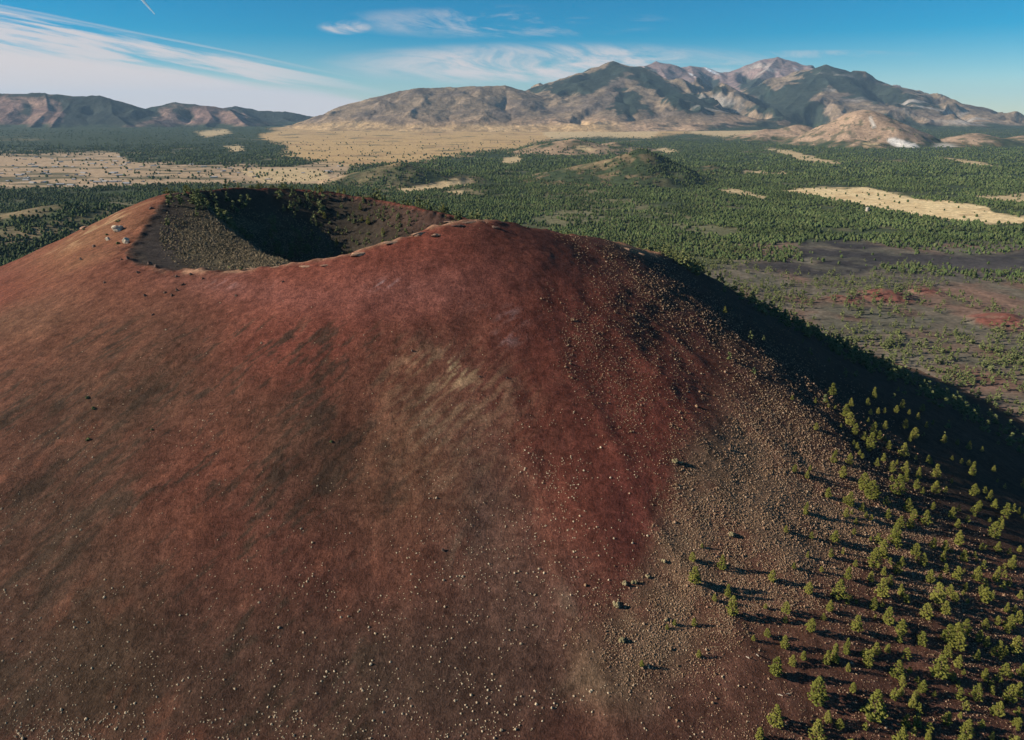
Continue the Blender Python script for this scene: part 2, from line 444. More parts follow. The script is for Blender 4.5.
def ridge_z(x, y, spec):
    z = np.full(x.shape, -40.0); near = np.full(x.shape, 1e9)
    wx = x + fbm(x / 900, y / 900, 90, 3) * 170; wy = y + fbm(x / 900, y / 900, 95, 3) * 170
    for s, pts in spec:
        P = np.array([at(u, v, k * 1000) for u, v, k in pts], float)
        for i in range(len(P) - 1):
            p, q = P[i], P[i + 1]
            e = q[:2] - p[:2]
            t = np.clip(((x - p[0]) * e[0] + (y - p[1]) * e[1]) / (e @ e), 0, 1)
            tw = np.clip(((wx - p[0]) * e[0] + (wy - p[1]) * e[1]) / (e @ e), 0, 1)
            dt = np.hypot(x - p[0] - t * e[0], y - p[1] - t * e[1])
            dw = np.hypot(wx - p[0] - tw * e[0], wy - p[1] - tw * e[1])
            d = dt + (dw - dt) * np.clip(dt / 500, 0, 1)
            zc = p[2] + t * (q[2] - p[2])
            z = smax(z, zc - s * d * (1 - .00006 * np.minimum(d, 4000)), 22)
            near = np.minimum(near, dt)
    k = sstep(60, 700, near) * sstep(50, 330, z)
    nz = ((ridged(wx / 900, wy / 900, 101, 2) - .70) * 780 + (ridged(wx / 300, wy / 300, 131, 3) - .62) * 130) * k
    z = z + np.minimum(nz, .20 * near) + fbm(x / 130, y / 130, 140, 3) * 14 * sstep(0, 150, z)
    return z
# ------------------------------------------------------------------ paint: what the ground is made of, place by place
MEADOW = [(780,189.5),(815,187.5),(846,189),(866,187.5),(896,194),(921,199),(957,202),(987,206),(994,213),(1040,219),(1040,223),(987,223.5),(942,219.5),(906,214),(860,204.5),(815,196.5)]
LAVA = [(802,240),(840,239),(878,246),(916,254),(954,256),(992,256),(1060,246),(1060,274),(992,270),(916,265),(878,266),(860,275),(815,277),(774,270),(720,267),(766,263),(802,260)]
STRIP = [(-80,155),(0,154),(60,153),(118,153.5),(128,160),(180,163),(240,164.5),(290,166),(335,159),(350,165),(346,176),(322,184),(250,183),(170,184),(90,187),(0,188),(-80,188)]
GOLD = [(262,135),(278,129),(300,123),(340,121),(420,121),(523,112),(600,118),(650,122),(690,122),(700,130),(650,136),(610,134),(560,136),(523,148),(464,155),(412,161),(356,164),(315,159),(274,153),(285,146),(268,141)]
CLEAR = [[(680,121),(760,124),(778,133),(722,137),(690,133)], [(540,130),(610,128),(660,131),(650,138),(600,137),(550,139)], [(397,189),(427,184),(450,180.5),(478,181),(472,185),(429,190.5),(407,194)], [(448,193),(465,191),(463,194),(450,195)],
         [(762,148),(789,150),(815,157),(840,163),(826,163.5),(799,160.5),(785,154)], [(937,157),(975,161),(1001,167),(975,166)], [(744,170),(790,173),(788,175),(744,172.5)],
         [(718,189),(735,190),(768,196),(760,197.5),(725,193)], [(196,132),(225,129),(232,133),(205,137)], [(225,147),(240,145),(244,150),(232,152)], [(975,196),(1040,192),(1040,203),(990,200)],
         [(503,158),(520,155),(522,162),(503,164)], [(645,150),(665,148),(680,151),(668,154)], [(575,148),(600,144),(612,150),(590,154)],
         [(860,142),(880,141),(882,146),(864,147)], [(240,170),(300,168),(330,172),(322,182),(262,182)]]
REDS = [(884,297,30,6,.9),(846,301,26,4,.7),(925,290,18,6,.8),(965,288,24,5,.5),(1008,322,26,9,.95),(960,372,35,8,.6),(1000,385,40,10,.6),(930,335,25,5,.4),(800,300,24,5,.5),(905,312,18,4,.5),(1000,355,30,6,.5),(850,318,20,3,.4)]
def ground_paint(x, y, z, hills=False):
    u, v, d = project(x, y, z)
    n1, n2, n3 = fbm(x / 160, y / 160, 200, 4), fbm(x / 45, y / 45, 210, 3), fbm(x / 900, y / 900, 220, 4)
    wz = np.clip(n1 * 2.5, -3, 3) * np.clip((v - 120) / 60, .25, 1)
    P = Paint(u + n1 * 5, v + wz * .7, (.050, .062, .029))
    far = sstep(230, 160, v)
    P.mix((.032, .045, .022), far * .85)
    P.mix((.17, .13, .08), sstep(.05, .45, n1 + .5 * n2) * sstep(168, 250, v) * .55)
    P.mix((.30, .22, .12), sstep(.25, .6, n3 * .8 + n1 * .5) * sstep(125, 150, v) * .45)
    # open cinder plain on the near right
    op = sstep(230, 252, v + n1 * 12 - 26 * sstep(800, 690, u)) * sstep(600, 720, u)
    mid = P.poly([(500,205),(600,200),(700,215),(770,262),(700,262),(560,232)], 14, n1 * 14)
    P.mix((.13, .125, .068), mid * .8)
    P.mix((.13, .105, .08), op * .9)
    P.mix((.085, .082, .06), op * sstep(-.1, .3, n2) * .7)
    for cu, cv, ru, rv, s in REDS:
        P.mix((.155, .066, .048), P.blob(cu, cv, ru, rv, 8, 1.5) * s * (.75 + .5 * n2))
    P.mix((.17, .09, .066), op * sstep(.15, .45, n1 - .3 * n2) * .6)
    P.mix((.16, .14, .105), P.blob(900, 365, 60, 14, 15, 1.5) * .7)
    lv = P.poly(LAVA, 3, n1 * 5)
    P.mix((.036, .032, .033), lv * (.95 - .5 * sstep(.1, .4, n2 + .4 * n1)))
    P.mix((.16, .14, .10), lv * sstep(.25, .5, n1) * .7)
    P.mix((.070, .06, .058), P.blob(965, 270, 90, 12, 0, 2) * .6)
    md = P.poly(MEADOW, 1.2, n2 * 1.5)
    P.mix((.62, .47, .26), md * .97); P.mix((.52, .37, .19), md * sstep(.0, .4, n2) * .6); P.mix((.40, .27, .14), md * sstep(.1, .45, fbm(x / 110, y / 60, 246, 4)) * .7)
    st = P.poly(STRIP, 2.0, n1 * 3)
    tn = fbm(x / 260, y / 120, 240, 4)
    P.mix((.36, .25, .155), st * .95)
    P.mix((.38, .28, .19), st * sstep(.05, .35, fbm(x / 70, y / 40, 245, 3)) * .6)
    P.mix((.06, .065, .035), st * sstep(.12, .38, tn) * .8)
    gd = P.poly(GOLD, 3.0, n3 * 5)
    P.mix((.43, .285, .135), gd * .95); P.mix((.30, .19, .10), gd * sstep(.05, .35, fbm(x / 500, y / 350, 250, 4)) * .6)
    P.mix((.06, .07, .04), gd * sstep(.3, .5, fbm(x / 240, y / 170, 255, 4)) * .7)
    cm = 0
    for c in CLEAR:
        k = P.poly(c, 1.2, n2 * 2); cm = np.maximum(cm, k); P.mix((.46, .34, .19), k * .9)
    if np.ndim(hills) or hills:
        P.mix((.22, .14, .085), sstep(-.2, .25, n2 + .4 * n1) * hills)
    openness = np.clip(np.maximum.reduce([md, st * .975, gd * .975, cm * .95, lv * .96]), 0, 1)
    return np.clip(P.c * 1.02, 0.01, .9), openness, np.maximum(op, mid * .5), u, v
def quads(nr, nc): return grid_faces(nr, nc)
M_PLAIN = terrain_mat("plain_soil", (22, 6), .38, .5, 1.2)
M_FAR = terrain_mat("mountain_soil", (320, 95, 34), .40, .8, 14)
# ground sheet: polar grid, fine inside the view
az = np.concatenate([np.linspace(-180, -44, 70)[:-1], np.linspace(-44, 44, 1050), np.linspace(44, 180, 70)[1:]]) * math.pi / 180
rr = np.concatenate([np.linspace(5, 560, 24)[:-1], np.geomspace(560, 16000, 620), np.geomspace(16000, 42000, 20)[1:]])
RA, RR = np.meshgrid(az, rr); gx, gy = (RR * np.sin(RA)).ravel(), (RR * np.cos(RA)).ravel()
gz = ground_z(gx, gy)
nearc = (np.abs(gx) < 700) & (gy > -250) & (gy < 1200)
gz[nearc] = np.minimum(gz[nearc], 0)
gc, gopen, _, _, _ = ground_paint(gx, gy, gz)
gnd = mesh_obj("ground", np.stack([gx, gy, gz], 1), quads(len(rr), len(az)), [M_PLAIN], True, attrs={"Col": ('FLOAT_COLOR', gc)})
tag(gnd, "wide plain of pine woods, pale meadows and black lava below the cinder cone", "ground", kind="structure")
HL = {'pointed_hill': "pointed brown hill dotted with pines in the middle of the plain", 'wooded_hill': "low dark pine covered hill just beyond the far crater rim",
      'low_hill': "small rounded hill beside the shaded foot of the pointed hill", 'tan_hill': "bare tan hill at the far edge of the woods below the peaks",
      'dark_hill': "dark wooded mound behind the left flank of the cone", 'tan_cone': "bare tan cone shaped foothill with a white quarry scar at its right foot", 'pale_hill': "pale tan foothill near the right edge, below the long mountain ridge", 'brown_hill': "brown foothill cut by the right edge of the view", 'straw_hill': "low straw coloured foothill left of the bare tan cone",
      'red_mound': "bare red cinder mound on the plain near the black lava",
      'cinder_mound': "red conical mound at the right edge of the cinder plain", 'rusty_mound': "small rust red mound to the right of the bare red one"}
for nm, l in HILLS.items():
    cx = np.array([h[0] for h in l]); cy = np.array([h[1] for h in l]); R = max(h[3] * h[5] for h in l) * 1.45
    hx = np.linspace(cx.min() - R, cx.max() + R, 150); hy = np.linspace(cy.min() - R, cy.max() + R, 150)
    X_, Y_ = np.meshgrid(hx, hy); xs, ys = X_.ravel(), Y_.ravel(); zs = hill_z(xs, ys, l) + np.where(Y_.ravel() > 5000, ground_z(xs, ys) * .6, 0)
    zs = np.maximum(zs, -12)
    red = nm.endswith('mound')
    west = sstep(60, -60, xs - l[0][0] - 20) * .85 + .15
    c, _, _, _, _ = ground_paint(xs, ys, zs, hills=0 if red else (.25 if nm in ('dark_hill', 'wooded_hill') else .5 * west))
    if red:
        k = sstep(-.35, .2, fbm(xs / 16, ys / 16, 301, 3))[:, None] * sstep(0, 4, zs)[:, None]
        c = c * (1 - k) + np.array([.155, .060, .045]) * k
    if nm == 'tan_hill':
        k = sstep(.4, -.2, fbm(xs / 120, ys / 120, 303, 3))[:, None] * .9
        c = c * (1 - k) + np.array([.28, .19, .12]) * k
    if nm in ('tan_cone', 'pale_hill', 'brown_hill', 'straw_hill'):
        u_, v_, _ = project(xs, ys, zs); n_ = fbm(xs / 90, ys / 90, 305, 4); k = sstep(15, 60, zs - ground_z(xs, ys) + n_ * 60)[:, None]
        c = c * (1 - k) + np.array([.27, .185, .125]) * (1 + .35 * n_[:, None]) * k
        Q = Paint(u_ + n_ * 2, v_ + n_, (0, 0, 0)); Q.c = c
        Q.mix((.045, .055, .03), sstep(.18, .4, fbm(xs / 60, ys / 60, 307, 3) + .3 * n_) * .7)
        Q.mix((.56, .52, .48), Q.poly([(888,140),(895,138),(905,140),(914,143),(919,147),(910,148),(899,146),(891,144)], 1.5, n_ * 4) * .9); Q.mix((.5, .44, .38), Q.poly([(868,117),(871,116),(876,127),(872,128)], .8) * .8)
        Q.mix((.52, .46, .40), Q.blob(944, 148, 13, 5, 0, 2) * .7); c = Q.c
    tag(mesh_obj(nm, np.stack([xs, ys, zs], 1), quads(150, 150), [M_PLAIN], True, attrs={"Col": ('FLOAT_COLOR', c)}), HL[nm], "hill", kind="structure")

# mountains
def mountain(name, spec, a0, a1, na, r0, r1, nr, painter, label):
    ta, tr = np.linspace(a0, a1, na), np.linspace(r0, r1, nr)
    A_, R_ = np.meshgrid(ta, tr); x, y = (A_ * R_).ravel(), R_.ravel()
    z = np.empty(x.shape)
    for i in range(0, len(x), 60000): z[i:i + 60000] = ridge_z(x[i:i + 60000], y[i:i + 60000], spec)
    Zg = z.reshape(nr, na); zb = Zg
    z = np.maximum(z, -44)
    c = painter(x, y, z)
    return tag(mesh_obj(name, np.stack([x, y, z], 1), quads(nr, na), [M_FAR], True, attrs={"Col": ('FLOAT_COLOR', c)}), label, "mountain", kind="structure")
DARKF = (.016, .026, .020)
def paint_range(x, y, z):
    u, v, d = project(x, y, z)
    n1, n2, n3 = fbm(x / 420, y / 420, 310, 4), fbm(x / 140, y / 140, 320, 3), fbm(x / 1200, y / 1200, 330, 3)
    P = Paint(u + n1 * 5 + n2 * 2.5, v + n1 * 3 + n2 * 1.5, (.185, .135, .09))
    P.mix((.27, .18, .115), sstep(112, 128, v) * .7)
    P.mix((.105, .08, .065), sstep(.0, .35, n1) * .75)
    P.mix((.20, .135, .125), sstep(15500, 16200, y) * .9)                     # bare purple summits
    P.mix((.13, .10, .105), sstep(15500, 16200, y) * sstep(.0, .3, n2) * .7)
    F = [[(535,90),(560,78),(600,66),(613,58),(628,64),(645,64),(668,84),(695,100),(700,110),(665,100),(640,86),(628,74),(606,84),(592,95),(578,92),(560,96)],
         [(618,96),(632,88),(648,104),(655,116),(640,112),(626,118),(612,112)], [(640,76),(665,84),(705,92),(720,112),(690,112),(660,100)],
         [(700,96),(745,104),(780,92),(800,76),(826,60),(850,68),(885,84),(930,102),(960,116),(925,108),(890,106),(850,96),(828,88),(812,100),(826,112),(830,122),(812,132),(780,122),(752,112),(720,108)],
         [(742,76),(765,82),(775,95),(755,98),(742,92)], [(870,112),(905,118),(960,132),(1060,130),(1060,160),(960,150),(945,132),(915,140),(895,126)],
         [(640,130),(700,126),(742,130),(800,134),(830,148),(900,152),(1060,162),(1060,175),(600,160),(560,140),(600,134)], [(700,78),(712,76),(728,90),(712,96)], [(728,110),(760,114),(785,126),(760,128),(735,122)]]
    for k, f in enumerate(F): P.mix(DARKF, P.poly(f, 1.6, n2 * 7 + n1 * 4) * .95)
    pale = sstep(.02, .3, fbm(x / 700 + y / 900, y / 260, 340, 4))
    for cu, cv, ru, rv, rot in ((900, 100, 85, 9, 19), (960, 116, 60, 6, 14), (720, 104, 30, 10, 10), (845, 92, 20, 8, 20), (760, 70, 18, 8, 0)):
        P.mix((.30, .265, .235), P.blob(cu, cv, ru, rv, rot, 1.5) * pale * .9)
    for cu, cv, ru, rv in ((575, 126, 60, 9), (640, 128, 36, 6), (740, 120, 22, 4), (690, 128, 20, 4)):
        P.mix((.31, .205, .13), P.blob(cu, cv, ru, rv, 0, 2) * (.92 - .3 * sstep(.1, .4, n2)))
    P.mix(DARKF, sstep(.25, .45, n2 + .4 * n1) * sstep(118, 128, v) * .5 * sstep(540, 600, u))
    # forest skirts at the foot
    P.mix((.035, .047, .026), sstep(150, 100, z + n1 * 60) * sstep(690, 740, u))
    P.mix((.38, .255, .13), sstep(190, 90, z + n3 * 60 + n2 * 25) * sstep(640, 600, u) * .9)
    P.mix((.8, .8, .82), P.blob(712, 71, 7, 1.2, 24, 2) + P.blob(692, 75, 3, .9, 30, 2) * .7 + P.blob(796, 69, 5, .8, 25, 2) * .35)
    return np.clip(P.c, .012, .85)
def paint_west(x, y, z):
    u, v, d = project(x, y, z)
    n1, n2 = fbm(x / 420, y / 420, 410, 4), fbm(x / 130, y / 130, 420, 3)
    P = Paint(u + n1 * 5 + n2 * 2, v + n1 * 2 + n2, (.17, .105, .085))
    P.mix((.25, .16, .115), sstep(0, .35, n1 - .3 * n2) * .7)
    for f in ([(50,96),(100,93),(120,98),(160,108),(162,116),(140,124),(110,132),(60,140),(35,136),(62,122),(62,106)], [(-80,92),(60,91),(100,95),(60,97),(0,97),(-80,98)], [(140,106),(152,104),(185,100),(215,105),(240,104),(340,116),(340,128),(255,124),(240,112),(220,109),(180,105),(160,110),(152,118),(142,114)],
              [(172,108),(190,110),(196,120),(180,120)], [(22,104),(34,106),(30,116),(20,114)]):
        P.mix(DARKF, P.poly(f, 2.5, n2 * 4 + n1 * 3) * .94)
    P.mix((.035, .047, .026), sstep(150, 90, z + n1 * 70))
    return np.clip(P.c, .012, .85)
mountain("mountain_range", RANGE, -.36, 1.0, 1150, 8400, 19500, 380, paint_range, "high bare and forested mountain range with purple summits on the right horizon")
mountain("foothills", WEST, -1.05, -.22, 700, 9600, 16000, 220, paint_west, "flat topped brown and dark green ridge on the left horizon")
# ------------------------------------------------------------------ cone surface
mxs = np.concatenate([np.arange(CX0, -430, 3.0), np.arange(-430, 400, 1.0), np.arange(400, CX1, 3.0)])
mys = np.concatenate([np.arange(CY0, 0, 3.0), np.arange(0, 470, 1.0), np.arange(470, 720, 1.6), np.arange(720, CY1, 3.5)])
_X, _Y = np.meshgrid(mxs, mys); cx_, cy_ = _X.ravel(), _Y.ravel()
def bil3(F, x, y):                                       # smoothed lookup: mean of four half-step neighbours
    return .25 * (bil(F, x - .7, y - .7) + bil(F, x + .7, y - .7) + bil(F, x - .7, y + .7) + bil(F, x + .7, y + .7))
cd_ = bil(CD, cx_, cy_); cz_ = bil3(CZ, cx_, cy_) + fbm(cx_ / 2.6, cy_ / 2.6, 49, 2) * .09
def cone_paint(x, y, z, d):
    u, v, dp = project(x, y, z)
    th = np.arctan2(y - 520, x + 80)
    n1, n2, n3 = fbm(x / 40, y / 40, 500, 4), fbm(x / 11, y / 11, 510, 3), fbm(x / 110, y / 110, 520, 3)
    st = fbm(th * 40 + n1 * 1.6 + d / 55, d / 13 + n1, 530, 4)                    # streaks running down the slope
    sx_, sy_ = (x * .62 + y * .78), (-x * .78 + y * .62)
    hat = .55 * fbm(sx_ / 14 + n1, sy_ / 2.0 + n1 * 3, 550, 3) + .45 * fbm(sx_ / 5, sy_ / 1.3 + n1 * 3, 556, 2) + .25 * n2                # wind-combed hatching across the slope
    st2 = fbm(th * 110 + n1 + d / 20, d / 12, 540, 3)
    P = Paint(u + n1 * 16 + st * 10, v + n1 * 12, (.185, .060, .040))
    B = P.blob
    P.mix((.185, .050, .034), sstep(0, .4, n3) * .6)
    P.mix((.20, .085, .050), B(90, 330, 150, 60, -20) * .7)
    P.mix((.26, .088, .060), B(300, 300, 170, 40, -5) * .6)
    P.mix((.105, .060, .038), B(60, 400, 90, 70, -30) * .45)
    P.mix((.085, .052, .033), B(145, 390, 60, 110, 35) * .8 + B(270, 425, 70, 45, 20) * .75)
    P.mix((.095, .058, .038), B(40, 560, 160, 160) * .75 + B(330, 480, 110, 60, 10) * .55)
    P.mix((.075, .046, .032), B(180, 690, 420, 130) * .85)
    P.mix((.100, .062, .045), B(440, 690, 150, 110) * .8)
    P.mix((.078, .054, .033), B(100, 660, 60, 120, 20) * .5)
    P.mix((.20, .068, .042), B(210, 470, 60, 110, 35) * .45)
    P.mix((.19, .095, .055), B(410, 440, 70, 90, 10) * .75)
    P.mix((.215, .135, .095), B(490, 500, 40, 120, -12) * .6 + B(560, 620, 50, 70, -25) * .25)
    P.mix((.235, .155, .105), (B(470, 560, 14, 30, -10) + B(575, 600, 9, 22, -20) + B(500, 470, 10, 22)) * sstep(-.1, .3, st) * .7)
    P.mix((.36, .23, .13), B(450, 385, 56, 30, 12, 1.2) * sstep(-.15, .38, hat + .25 * n2) * .85)
    P.mix((.56, .40, .21), B(457, 376, 19, 10, 0, 1.2) * sstep(-.05, .28, hat + .5 * n2) * .9)
    P.mix((.30, .20, .12), B(465, 430, 70, 70, 20) * sstep(-.3, .4, hat) * .65)
    P.mix((.20, .058, .038), B(560, 430, 90, 90, 30) * .6)
    P.mix((.165, .046, .037), B(640, 520, 36, 90, -8) * .5)
    P.mix((.30, .125, .105), B(420, 290, 80, 22, -8) * .35 + B(250, 290, 90, 14, 8) * .3)
    P.mix((.42, .30, .29), (B(390, 288, 14, 4, -10) + B(510, 312, 34, 6, 5) * .6 + B(505, 335, 24, 8) * .5 + B(230, 283, 30, 5) * .4) * sstep(.05, .4, hat + .3 * n2) * .6)
    # dark veg stains, small ones too
    left = sstep(470, 330, u) * sstep(300, 340, v)
    P.mix((.062, .041, .027), left * sstep(.12, .46, st * .45 + hat * .45 + n1 * .6) * .68)
    P.mix((.055, .036, .025), left * sstep(.22, .32, hat * .8 + st * .3 + .25 * n1) * .6)
    P.mix((.30, .11, .065), left * sstep(.2, .5, -st * .8 - n1 * .2) * .25)
    # left shoulder of the rim
    P.mix((.27, .135, .07), B(95, 235, 75, 24, -25) * .8); P.mix((.42, .29, .16), B(100, 226, 40, 7, -28) * sstep(-.1, .3, n2) * .8)
    P.mix((.19, .10, .06), B(30, 320, 60, 20, -20) * .6)
    # grassy and cinder-dark parts on the right
    g = P.poly([(690,450),(640,600),(590,640),(600,760),(1300,800),(1300,500),(1000,520),(860,470),(790,400),(720,380)], 26)
    P.mix((.185, .105, .066), g * .55)
    P.mix((.135, .062, .044), g * sstep(600, 700, v) * .7)
    P.mix((.21, .145, .088), P.poly([(690,455),(680,520),(560,690),(640,720),(740,600),(840,560),(900,520),(860,440),(780,400)], 24) * sstep(-.3, .2, n1 + .4 * n2) * .6)
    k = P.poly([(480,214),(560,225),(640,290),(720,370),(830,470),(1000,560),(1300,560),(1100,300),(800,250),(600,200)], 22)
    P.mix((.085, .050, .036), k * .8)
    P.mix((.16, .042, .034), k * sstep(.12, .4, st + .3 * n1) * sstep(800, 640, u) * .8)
    P.mix((.046, .036, .026), P.poly([(620,262),(700,290),(800,390),(900,480),(1100,560),(1300,560),(1100,300),(800,250)], 20) * .8)  # dark cinder, blue cut in the colour so the flank's shade looks neutral
    P.mix((.42, .22, .12), B(640, 250, 26, 6, 14, 1.6) * (d > 0) * .9)  # sunlit top of the skyline knoll brightened in the colour
    # crater inside and the far side of the cone
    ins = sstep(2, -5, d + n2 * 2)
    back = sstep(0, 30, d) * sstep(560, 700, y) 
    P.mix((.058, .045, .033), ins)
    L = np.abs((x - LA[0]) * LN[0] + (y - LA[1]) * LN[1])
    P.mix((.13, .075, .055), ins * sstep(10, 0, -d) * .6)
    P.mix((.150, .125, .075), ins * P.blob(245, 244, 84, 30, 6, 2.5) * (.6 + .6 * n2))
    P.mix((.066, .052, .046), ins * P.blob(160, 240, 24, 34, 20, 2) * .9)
    fr_shade = ins * sstep(-160, -40, x) * sstep(560, 620, y)
    P.mix((.034, .022, .017), fr_shade * .95); P.mix((.12, .065, .05), fr_shade * sstep(-30, -8, d) * .8)  # shade of the right inner wall put into its colour, lit top strip too
    P.mix((.20, .12, .075), back * .8)
    # pale crest along the near rim
    cr = np.exp(-((d - 2) / 3.2) ** 2) * sstep(430, 410, y + .0 * x) * sstep(-215, -180, x) * sstep(0, -20, x)
    P.mix((.42, .24, .15), cr * sstep(-.35, .1, n2) * .85)
    P.c *= (.67 * (1 + .16 * st2 + .18 * n2 + .20 * hat))[:, None]
    return np.clip(P.c, .012, .7)
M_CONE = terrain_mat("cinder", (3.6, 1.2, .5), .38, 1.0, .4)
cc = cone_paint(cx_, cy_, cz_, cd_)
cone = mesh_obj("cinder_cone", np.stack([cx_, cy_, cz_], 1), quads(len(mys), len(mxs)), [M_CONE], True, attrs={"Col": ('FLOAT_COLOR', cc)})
tag(cone, "huge bare red cinder cone with a crater in its top", "volcanic cone", kind="structure")

# ------------------------------------------------------------------ tufts, shrubs, stones
def blob_proto(n, seed, h=.75):
    r = np.random.default_rng(seed); V, F = [], []
    for k, (rad, z) in enumerate(((.85, 0), (1.0, .38), (.62, .8))):
        for i in range(n):
            a = 2 * math.pi * (i + .5 * k) / n
            q = rad * r.uniform(.75, 1.2)
            V.append((q * math.cos(a) * .5, q * math.sin(a) * .5, h * (z + r.uniform(-.1, .1)) - .08))
    V.append((r.uniform(-.1, .1), r.uniform(-.1, .1), h))
    for k in (0, 1):
        for i in range(n):
            a, b = k * n + i, k * n + (i + 1) % n; F += [(a, b, b + n), (a, b + n, a + n)]
    for i in range(n): F.append((2 * n + i, 2 * n + (i + 1) % n, 3 * n))
    return np.array(V), np.array(F)
def scatter_mesh(name, protos, pos, size, rot, mats, pick=None, stretch=None, smooth=False, mat_idx=None):
    Vs, Fs, off, MI = [], [], 0, []
    pick = RNG.integers(0, len(protos), len(pos)) if pick is None else pick
    st = np.ones(len(pos)) if stretch is None else stretch
    for k, (V, F) in enumerate(protos):
        i = np.where(pick == k)[0]
        if not len(i): continue
        c, s = np.cos(rot[i])[:, None], np.sin(rot[i])[:, None]
        X_ = V[None, :, 0] * c - V[None, :, 1] * s; Y_ = V[None, :, 0] * s + V[None, :, 1] * c
        Z_ = np.repeat(V[None, :, 2], len(i), 0) * st[i][:, None]
        P_ = np.stack([X_, Y_, Z_], 2) * size[i][:, None, None] + pos[i][:, None, :]
        Vs.append(P_.reshape(-1, 3))
        Fs.append((F[None] + (np.arange(len(i)) * len(V))[:, None, None]).reshape(-1, 3) + off); off += len(i) * len(V)
        if mat_idx is not None: MI.append(np.tile(mat_idx[k], len(i)))
    return mesh_obj(name, np.concatenate(Vs), np.concatenate(Fs), mats, smooth, mat_idx=np.concatenate(MI) if MI else None)
TUFTS = [blob_proto(5, 900 + i, h) for i, h in enumerate((.42, .55, .7, .36))]
M_TUFT = ramp_mat("dry_grass", [(.12, .078, .044), (.24, .150, .088), (.31, .205, .122), (.27, .155, .10), (.40, .29, .19)], .95, .05)
M_CTUFT = ramp_mat("crater_grass", [(.06, .050, .030), (.135, .105, .062), (.20, .15, .088), (.28, .21, .13)], .95, .05)
def tuft_density(u, v):
    n = fbm(u / 30, v / 30, 600, 3); n2 = fbm(u / 9, v / 14, 610, 2)
    P = Paint(u + n * 18, v + n * 18, (0, 0, 0))
    k = P.poly([(470,212),(560,224),(600,300),(640,400),(672,470),(672,560),(600,590),(580,650),(640,700),(700,690),(770,640),(900,640),(1250,800),(1250,560),(1000,560),(860,400),(760,310),(640,244),(540,220)], 22)
    k2 = P.poly([(760,385),(720,420),(700,450),(660,490),(664,590),(600,640),(640,690),(760,610),(860,560),(960,620),(960,560),(860,460)], 24)
    s = .16 * k + .62 * k2 + .10 * sstep(560, 760, v) * sstep(640, 760, u)
    s = np.maximum(s, .34 * P.poly([(560,228),(640,245),(740,310),(850,400),(880,470),(760,400),(640,300)], 14))
    s = np.maximum(s, .17 * P.poly([(560,300),(640,300),(720,420),(690,500),(610,420),(560,360)], 30))
    s *= 1 - .75 * sstep(.1, .45, fbm(u / 22, v / 60, 620, 2)) * sstep(760, 700, u)      # bare red runnels
    s *= 1 - .55 * P.blob(760, 660, 90, 50, 0, 2)
    return np.clip(s * (1 + .9 * n2), 0, 1)
def sample_px(fn, n, box):
    u = RNG.uniform(box[0], box[1], n); v = RNG.uniform(box[2], box[3], n)
    keep = RNG.uniform(0, 1, n) < fn(u, v)
    return u[keep], v[keep]
u, v = sample_px(tuft_density, 700000, (440, 1240, 210, 860))
x, y, z, t = march(u, v); ok = ~np.isnan(z) & (np.nan_to_num(bil(CD, np.nan_to_num(x), np.nan_to_num(y))) > 1)
x, y, z, t = x[ok], y[ok], z[ok], t[ok]
sz = np.clip(np.exp(RNG.normal(-.98, .36, len(x))), .18, 1.3) * (1 + .8 * (RNG.random(len(x)) < .03)) * np.clip(t / 330, .75, 1.25)
tf = scatter_mesh("dry_grass", TUFTS, np.stack([x, y, z], 1), sz, RNG.uniform(0, 6.28, len(x)), [M_TUFT])
tag(tf, "straw coloured grass tufts covering the right flank of the cone", "grass", kind="stuff")
def crater_density(u, v):
    return Paint(u, v, (0, 0, 0)).blob(246, 243, 84, 29, 6, 2.5) * (.55 + .6 * fbm(u / 8, v / 4, 630, 2))
u, v = sample_px(crater_density, 24000, (160, 345, 205, 275))
x, y, z, t = march(u, v); ok = ~np.isnan(z)
x, y, z, t = x[ok], y[ok], z[ok], t[ok]
ok = bil(CD, x, y) < -3; x, y, z = x[ok], y[ok], z[ok]
tf = scatter_mesh("crater_grass", TUFTS, np.stack([x, y, z], 1), RNG.uniform(.8, 1.7, len(x)), RNG.uniform(0, 6.28, len(x)), [M_CTUFT])
tag(tf, "olive grass tufts on the gentle floor inside the crater", "grass", kind="stuff")

# pale dry shrubs sprinkled over the lower red slope: the 300 largest one by one
M_SHRUB = ramp_mat("pale_shrub", [(.34, .24, .15), (.46, .35, .23), (.54, .43, .29), (.56, .39, .26)], .95, .05, island='both')
def shrub_density(u, v):
    n = fbm(u / 40, v / 22, 640, 3)
    s = .045 * sstep(470, 640, v) + .15 * sstep(630, 745, v) * sstep(640, 560, u)
    s = s + .12 * Paint(u, v, (0, 0, 0)).blob(470, 560, 150, 110, 0, 1.5) + .20 * Paint(u, v, (0, 0, 0)).blob(560, 470, 60, 60, 30, 1.5) + .13 * Paint(u, v, (0, 0, 0)).blob(50, 480, 60, 80, 0, 1.5) + .10 * Paint(u, v, (0, 0, 0)).blob(210, 430, 60, 30, 0, 1.5)
    s = s + .35 * Paint(u, v, (0, 0, 0)).blob(20, 735, 60, 30, 0, 1.5) + .012
    return np.clip(s * (1 + 2.2 * n), 0, 1) * sstep(760, 640, u)
u, v = sample_px(shrub_density, 60000, (-160, 760, 300, 840))
x, y, z, t = march(u, v); ok = ~np.isnan(z); u, v, x, y, z, t = (q[ok] for q in (u, v, x, y, z, t))
ok = bil(CD, x, y) > 4; u, v, x, y, z, t = (q[ok] for q in (u, v, x, y, z, t))
sz = np.exp(RNG.normal(-.92, .34, len(x))); sz = np.clip(sz, .22, 1.0)
app = sz / t * ((u > 2) & (u < 1020) & (v < 736) & (v > 300))
order = np.argsort(-app); big, rest = order[:296], order[296:]
rr_ = RNG.uniform(0, 6.28, len(x))
